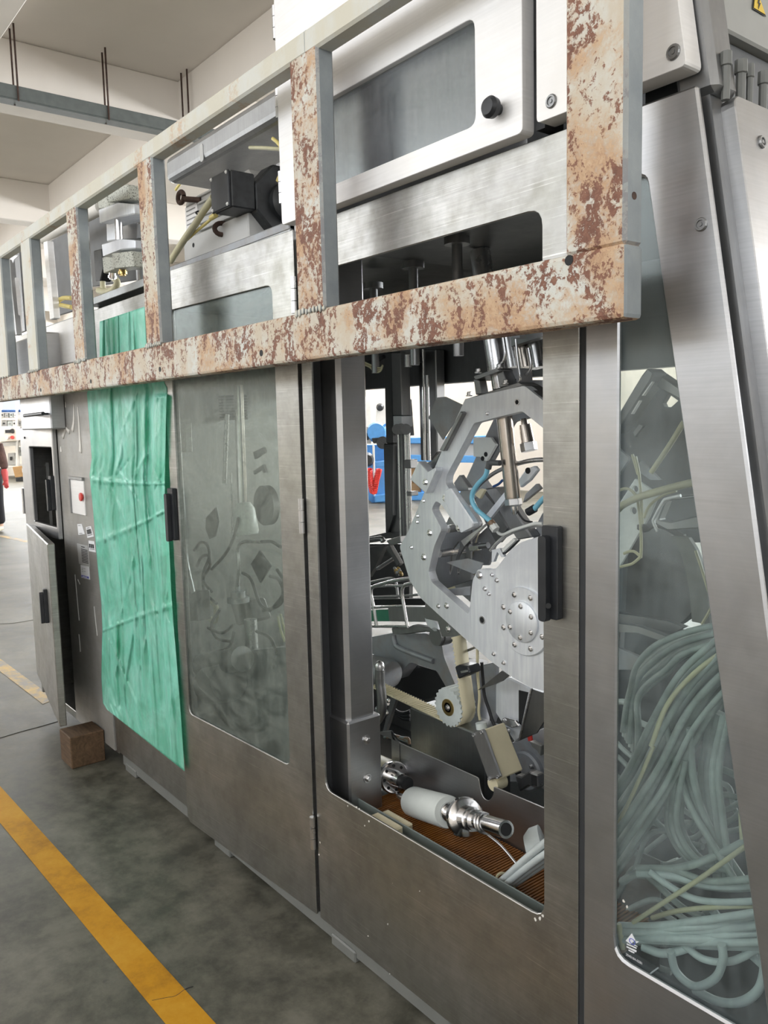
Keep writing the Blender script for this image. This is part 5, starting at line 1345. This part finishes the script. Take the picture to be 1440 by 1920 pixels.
tube('hose', PY('F', .32, (265,1400), (275,1470), (320,1500), (325,1420), (300,1390)), .012, 'cable_cream', gi, 5, 8)
plate('side_bracket', PY('F', .18, (80,350), (145,350), (150,520), (85,520)), .03, 'label_silver', gi, .003)
tube('chain', PY('F', .17, (110,500), (120,700), (140,950), (150,1150), (190,1340)), .012, 'mid_steel', gi, 4, 8)
plate('chain_box', PY('F', .17, (150,1330), (210,1330), (220,1500), (160,1500)), .06, 'dark_steel', gi, .003)
plate('grille', PY('F', .60, (340,190), (500,185), (510,330), (345,335)), .02, 'mid_steel', gi)
for i in range(8): plate('grille_slat', PY('F', .59, (340,195+i*17), (500,190+i*17), (501,198+i*17), (340,203+i*17)), .006, 'dark_steel', gi)
turned('drum', PY('F', .24, (250,1760))[0], PY('F', .24, (480,1720))[0], [(0,.05),(1,.05)], 'mid_steel', gi, 24)
turned('drum', PY('F', .22, (300,1870))[0], PY('F', .22, (400,1850))[0], [(0,.08),(1,.08)], 'dark_steel', gi, 24)
plate('lower_casing', PY('F', .30, (200,1700), (760,1650), (780,2450), (240,2300)), .06, 'dark_grey_paint', gi)
plate('crank', PY('F', .36, (540,520), (600,490), (610,520), (550,560)), .01, 'dark_steel', gi)
plate('crank', PY('F', .36, (540,630), (600,590), (615,640), (600,640), (590,620), (545,650)), .01, 'dark_steel', gi)
pcx = aty(*px('F', (600,830))[0], .5); turned('round_cover', pcx, pcx+Vector((0,.03,0)), [(0,.085),(1,.085)], 'mid_steel', gi, 30)
# ================================================================== FAR BACKGROUND
def FZ(u, v): return atz(u, v, 0)
FH = Vector((FW.x, FW.y, 0)).normalized(); RH = Vector((RT.x, RT.y, 0)).normalized()
def bgp(base, u, v): return onp(u, v, base, FH)
# blue workbench with drilling head
b0 = FZ(*px('Q', (190,1815))[0])
wbn = thing('blue_workbench', 'bright blue steel workbench cabinet seen beyond the machine', 'workbench', b0)
def bplate(name, pts, th, mat, parent, base, k='Q', bev=.01): return plate(name, [bgp(base, *q) for q in px(k, *pts)], FH*th, mat, parent, bev)
bplate('bench_cabinet', [(80,1410),(320,1410),(320,1815),(165,1815),(95,1760)], .6, 'blue_paint', wbn, b0)
bplate('bench_top', [(60,1375),(330,1345),(330,1410),(60,1420)], .7, 'blue_paint', wbn, b0)
bplate('back_panel', [(75,1165),(330,1165),(330,1350),(80,1350)], .3, 'blue_paint', wbn, b0 + FH*.5)
bplate('white_strip', [(168,1170),(195,1170),(205,1750),(185,1750)], .02, 'white_paint', wbn, b0 - FH*.06)
bplate('base_ledge', [(190,1740),(330,1720),(330,1800),(200,1815)], .3, 'blue_paint', wbn, b0 - FH*.2)
dh = thing('drill_head', 'blue drilling head with grey control box on the blue workbench', 'drill', bgp(b0, *px('Q',(230,1160))[0]))
bplate('head_body', [(155,965),(240,965),(330,1060),(330,1100),(160,1090)], .4, 'blue_paint', dh, b0 + FH*.1)
bplate('arm', [(240,965),(400,880),(400,910),(260,985)], .15, 'blue_paint', dh, b0 + FH*.1)
bplate('control_box', [(80,960),(155,960),(155,1150),(85,1150)], .3, 'label_silver', dh, b0 + FH*.1)
bplate('switch', [(100,1030),(130,1030),(130,1110),(102,1110)], .02, 'black_plastic', dh, b0 + FH*.08)
cw = bgp(b0, *px('Q',(285,1140))[0]); turned('hand_wheel', cw - FH*.05, cw + FH*.05, [(0,.12),(1,.12)], 'black_paint', dh, 20)
cw2 = bgp(b0, *px('Q',(215,1025))[0]); turned('pulley_cover', cw2 + FH*.05, cw2 + FH*.15, [(0,.17),(1,.20)], 'blue_paint', dh, 20)
bplate('dark_vice', [(160,1090),(300,1080),(330,1130),(180,1150)], .2, 'black_paint', dh, b0)
hl_ = bgp(b0, *px('Q',(110,1330))[0]); turned('vice_knob', hl_ - FH*.2, hl_, [(0,.10),(1,.14)], 'black_paint', wbn, 14)
# red coiled air hose
pts = []
A_ = [bgp(b0, *q) - FH*.25 for q in px('Q', (135,1430), (150,1560), (185,1690), (215,1560), (245,1430))]
cen = cat(A_, 40); nC = len(cen)
for i, p in enumerate(cen):
    a = i*1.25; pts.append(p + RH*.055*math.cos(a) + Vector((0,0,.02*math.sin(a))) + FH*.055*math.sin(a))
o = tube('coiled_hose', pts, .014, 'red_plastic', None, 0, 6); tag(o, 'red coiled air hose hanging from the blue workbench', 'hose')
# second blue rack and black control panel on it
b1 = FZ(*px('Q', (650,1790))[0])
rk = thing('blue_rack', 'blue steel rack frame with grey panels behind the dark rods', 'rack', b1)
bplate('upper_rail', [(400,1090),(1500,1060),(1500,1150),(400,1150)], .3, 'blue_paint', rk, b1)
bplate('grey_panel', [(400,1150),(1500,1150),(1500,1290),(400,1290)], .1, 'label_silver', rk, b1 + FH*.1)
bplate('middle_rail', [(400,1275),(1500,1290),(1500,1370),(400,1350)], .3, 'blue_paint', rk, b1)
bplate('lower_rail', [(400,1700),(1500,1700),(1500,1790),(400,1790)], .4, 'blue_paint', rk, b1)
for x in (420, 720, 1000, 1400): bplate('upright', [(x,1090),(x+30,1090),(x+30,1790),(x,1790)], .3, 'blue_paint', rk, b1 + FH*.05)
cp = thing('black_control_panel', 'tall black electrical panel full of switches on the blue rack', 'control panel', bgp(b1, *px('Q',(560,1060))[0]))
bplate('panel_body', [(495,650),(610,650),(640,1060),(500,1060)], .3, 'black_paint', cp, b1)
bplate('grey_unit', [(500,650),(585,650),(590,720),(500,725)], .05, 'label_silver', cp, b1 - FH*.05)
for i in range(4): bplate('module', [(505,760+65*i),(590,760+65*i),(592,800+65*i),(507,800+65*i)], .04, 'dark_grey_paint', cp, b1 - FH*.04)
bplate('yellow_tag', [(500,835),(545,840),(540,875),(500,875)], .02, 'sign_yellow', cp, b1 - FH*.06)
# cardboard boxes under the rack
for i, (q, lab) in enumerate((([(600,1430),(780,1400),(780,1560),(600,1580)], 'brown cardboard box on the blue rack, upper of two'), ([(590,1600),(800,1580),(800,1700),(590,1700)], 'brown cardboard box on the blue rack, lower of two'))):
    o = bplate('carton', q, .5, 'cardboard', None, b1 + FH*.2); tag(o, lab, 'cardboard box', 'cartons on the blue rack')
# white pillar with a slanted sheet near the bench
b2 = FZ(*px('Q', (100,1700))[0]) + FH*1.2
wp = bplate('wall_panel', [(10,420),(150,420),(160,1700),(30,1700)], .4, 'white_paint', None, b2); tag(wp, 'plain white pillar standing behind the blue workbench', 'pillar', kind='structure'); wp.name = 'trim_pillar'
dd_ = bplate('leaning_sheet', [(240,560),(320,560),(330,1735),(190,1735),(195,950)], .03, 'white_paint', None, b2 - FH*.1); tag(dd_, 'white sheet panel leaning beside the pillar behind the drill', 'panel')
kn2 = bgp(b2 - FH*.1, *px('Q',(255,742))[0]); turned('door_knob', kn2 - FH*.12, kn2, [(0,.05),(.5,.09),(1,.04)], 'black_plastic', dd_, 12)
# storage racks at the far end of the hall
r0_ = FZ(*px('V', (280,1120))[0])
sr = thing('storage_rack', 'pale steel production rack with instruments at the far end of the hall', 'rack', r0_)
def vpl(name, pts, th, mat, parent, base, bev=.01): return bplate(name, pts, th, mat, parent, base, 'V', bev)
for x in (-420,-200,-20,205,300,420): vpl('upright', [(x,100),(x+22,100),(x+24,1040),(x+2,1040)], .15, 'white_paint', sr, r0_)
for y0, y1, m_ in ((205,235,'blue_dark'),(320,345,'white_paint'),(425,450,'white_paint'),(640,690,'white_paint'),(545,565,'white_paint'),(950,980,'white_paint')): vpl('shelf', [(-440,y0),(440,y0-6),(440,y1-6),(-440,y1)], 1.0, m_, sr, r0_ + FH*.1)
vpl('rear_sheet', [(-440,240),(440,240),(440,640),(-440,640)], .05, 'wall_paint', sr, r0_ + FH*1.3)
for i, (x, y, w_, h_) in enumerate(((10,245,40,60),(60,250,50,55),(125,245,45,60),(180,250,40,55),(20,350,70,75),(100,355,60,70),(165,350,50,75),(240,350,40,70),(240,460,50,80),(240,570,45,70),(105,780,90,160),(240,700,60,120),(-150,250,60,60),(-80,350,60,75),(-150,460,80,80))):
    vpl('instrument', [(x,y),(x+w_,y),(x+w_,y+h_),(x,y+h_)], .4, ('white_paint','label_silver','hose_light')[i % 3], sr, r0_ + FH*.15)
    vpl('gauge', [(x+w_*.25,y+h_*.3),(x+w_*.55,y+h_*.3),(x+w_*.55,y+h_*.6),(x+w_*.25,y+h_*.6)], .05, ('print_black','print_grey')[i % 2], sr, r0_ + FH*.09)
ic = thing('control_console', 'cream control console with small dark screen on the far rack', 'control panel', bgp(r0_, *px('V',(110,640))[0]))
vpl('console_body', [(-60,425),(210,425),(222,610),(-60,640)], .3, 'wall_paint', ic, r0_ - FH*.35)
vpl('screen_bezel', [(55,460),(145,458),(148,515),(58,518)], .03, 'label_silver', ic, r0_ - FH*.38)
vpl('screen', [(65,470),(138,468),(140,508),(68,510)], .03, 'black_plastic', ic, r0_ - FH*.40)
for u, v, m_ in ((168,478,'print_black'),(168,570,'red_plastic'),(100,575,'white_paint'),(170,492,'print_black')):
    p = bgp(r0_ - FH*.36, *px('V', (u, v))[0]); turned('push_button', p, p - FH*.06, [(0,.06),(1,.05)], m_, ic, 12)
cbx = vpl('carton', [(165,965),(330,945),(345,1090),(200,1105)], 1.2, 'cardboard', None, r0_ - FH*1.5); tag(cbx, 'large brown carton with white label on a dark pallet at the far rack', 'cardboard box')
vpl('carton_label', [(290,985),(328,980),(330,1035),(295,1040)], .02, 'paper_white', cbx, r0_ - FH*1.53)
pal = vpl('pallet', [(205,1112),(345,1100),(350,1150),(210,1162)], 1.2, 'black_paint', None, r0_ - FH*1.48); tag(pal, 'dark pallet under the brown carton at the far rack', 'pallet')

# ================================================================== PERSON AT THE LEFT EDGE
pb0 = FZ(4, 996)
person = thing('person', 'person in brown coat and black trousers with red rubber gloves at the picture edge', 'person', pb0)
ms_ = pscale(pb0)
def pv(dx, dz, dy=0.0): return pb0 + RH*dx + Vector((0,0,dz)) - FH*dy
def skin(name, verts, edges, radii, mat, parent, sub=2):
    me = bpy.data.meshes.new(name); c = pb0
    me.from_pydata([v - c for v in verts], edges, []); me.materials.append(M_[mat])
    o = link(name, me, c, parent)
    md = o.modifiers.new('skin', 'SKIN'); sk = me.skin_vertices[0].data if me.skin_vertices else None
    if sk is None:
        bm = bmesh.new(); bm.from_mesh(me); bm.verts.layers.skin.verify(); bm.to_mesh(me); bm.free(); sk = me.skin_vertices[0].data
    for i, r in enumerate(radii): sk[i].radius = (r, r) if not isinstance(r, tuple) else r; sk[i].use_root = (i == 0)
    sb_ = o.modifiers.new('sub', 'SUBSURF'); sb_.levels = sub; sb_.render_levels = sub
    for p in me.polygons: p.use_smooth = True
    return o
cx = -.13     # body axis lies just outside the picture edge
V = [pv(cx,.86), pv(cx,1.05), pv(cx,1.25), pv(cx,1.37), pv(cx,1.45), pv(cx,1.52), pv(cx,1.60),           # pelvis .. head
     pv(cx+.10,.84), pv(cx+.11,.46,.02), pv(cx+.11,.08,-.02), pv(cx+.12,.03,.10),
     pv(cx-.10,.84), pv(cx-.11,.46,.06), pv(cx-.11,.08,.04), pv(cx-.12,.03,.16),
     pv(cx+.17,1.33), pv(cx+.235,1.06,.02), pv(cx+.275,.83,.06), pv(cx+.285,.74,.07),
     pv(cx-.17,1.33), pv(cx-.235,1.06,.02), pv(cx-.275,.83,.06), pv(cx-.285,.74,.07)]
Ed = [(0,1),(1,2),(2,3),(3,4),(4,5),(5,6),(0,7),(7,8),(8,9),(9,10),(0,11),(11,12),(12,13),(13,14),(3,15),(15,16),(16,17),(17,18),(3,19),(19,20),(20,21),(21,22)]
Rd = [.12,.12,.13,.10,.05,.075,.07,.085,.06,.04,.04,.085,.06,.04,.04,.055,.042,.03,.028,.055,.042,.03,.028]
body = skin('body', V, Ed, Rd, 'skin', person)
skin('coat', [V[0]-Vector((0,0,.02)), V[1], V[2], V[3], V[15], V[16], V[17]+Vector((0,0,.12)), V[19], V[20], V[21]+Vector((0,0,.12))], [(0,1),(1,2),(2,3),(3,4),(4,5),(5,6),(3,7),(7,8),(8,9)], [.165,.155,.165,.12,.085,.068,.06,.085,.068,.06], 'coat_brown', person)
skin('trousers', [V[0], V[7], V[8], V[9]+Vector((0,0,.02)), V[11], V[12], V[13]+Vector((0,0,.02))], [(0,1),(1,2),(2,3),(0,4),(4,5),(5,6)], [.14,.105,.085,.075,.105,.085,.075], 'trouser_black', person)
for s_ in (1,-1):
    e = pv(cx+s_*.25,.98,.04); w_ = pv(cx+s_*.278,.80,.07); h_ = pv(cx+s_*.285,.735,.08)
    fg = [h_ + RH*(s_*(k-1.5)*.016) + Vector((0,0,-.075+abs(k-1.4)*.012)) - FH*(-.01) for k in range(4)]
    fm = [h_ + RH*(s_*(k-1.5)*.017) + Vector((0,0,-.035)) for k in range(4)]
    th = [w_ + RH*(-s_*.022) + Vector((0,0,-.03)), w_ + RH*(-s_*.048) + Vector((0,0,-.085)) - FH*.01]
    skin('glove', [w_, e, h_, *fm, *fg, *th], [(0,1),(0,2)] + [(2,3+k) for k in range(4)] + [(3+k,7+k) for k in range(4)] + [(0,11),(11,12)], [.040,.062,.036,.011,.011,.011,.011,.009,.009,.009,.009,.013,.010], 'glove_red', person)
    skin('shoe', [pv(cx+s_*.11,.055,-.04), pv(cx+s_*.115,.045,.06), pv(cx+s_*.12,.035,.16)], [(0,1),(1,2)], [.050,.046,.036], 'shoe_cream', person)
skin('hair', [pv(cx,1.60,-.02), pv(cx,1.63,0), pv(cx,1.55,-.045)], [(0,1),(0,2)], [.088,.075,.06], 'hair_black', person)
for s_ in (1,-1):
    for nm, p, r, m_ in (('ear', pv(cx+s_*.078,1.555,.0), .018, 'skin'), ('eye', pv(cx+s_*.03,1.565,.072), .009, 'print_black')):
        bm = bmesh.new(); bmesh.ops.create_icosphere(bm, subdivisions=2, radius=r)
        for v in bm.verts: v.co += p
        build(nm, bm, m_, person, True)
bm = bmesh.new(); lathe(bm, pv(cx,1.56,.07), pv(cx,1.525,.095), [(0,.006),(.8,.014),(1,.008)], 10); build('nose', bm, 'skin', person, True)
bm = bmesh.new(); bxs(bm, pv(cx,1.50,.066)-Vector((.02,.02,.004)), pv(cx,1.50,.066)+Vector((.02,.02,.004))); build('mouth', bm, 'glove_red', person, True)
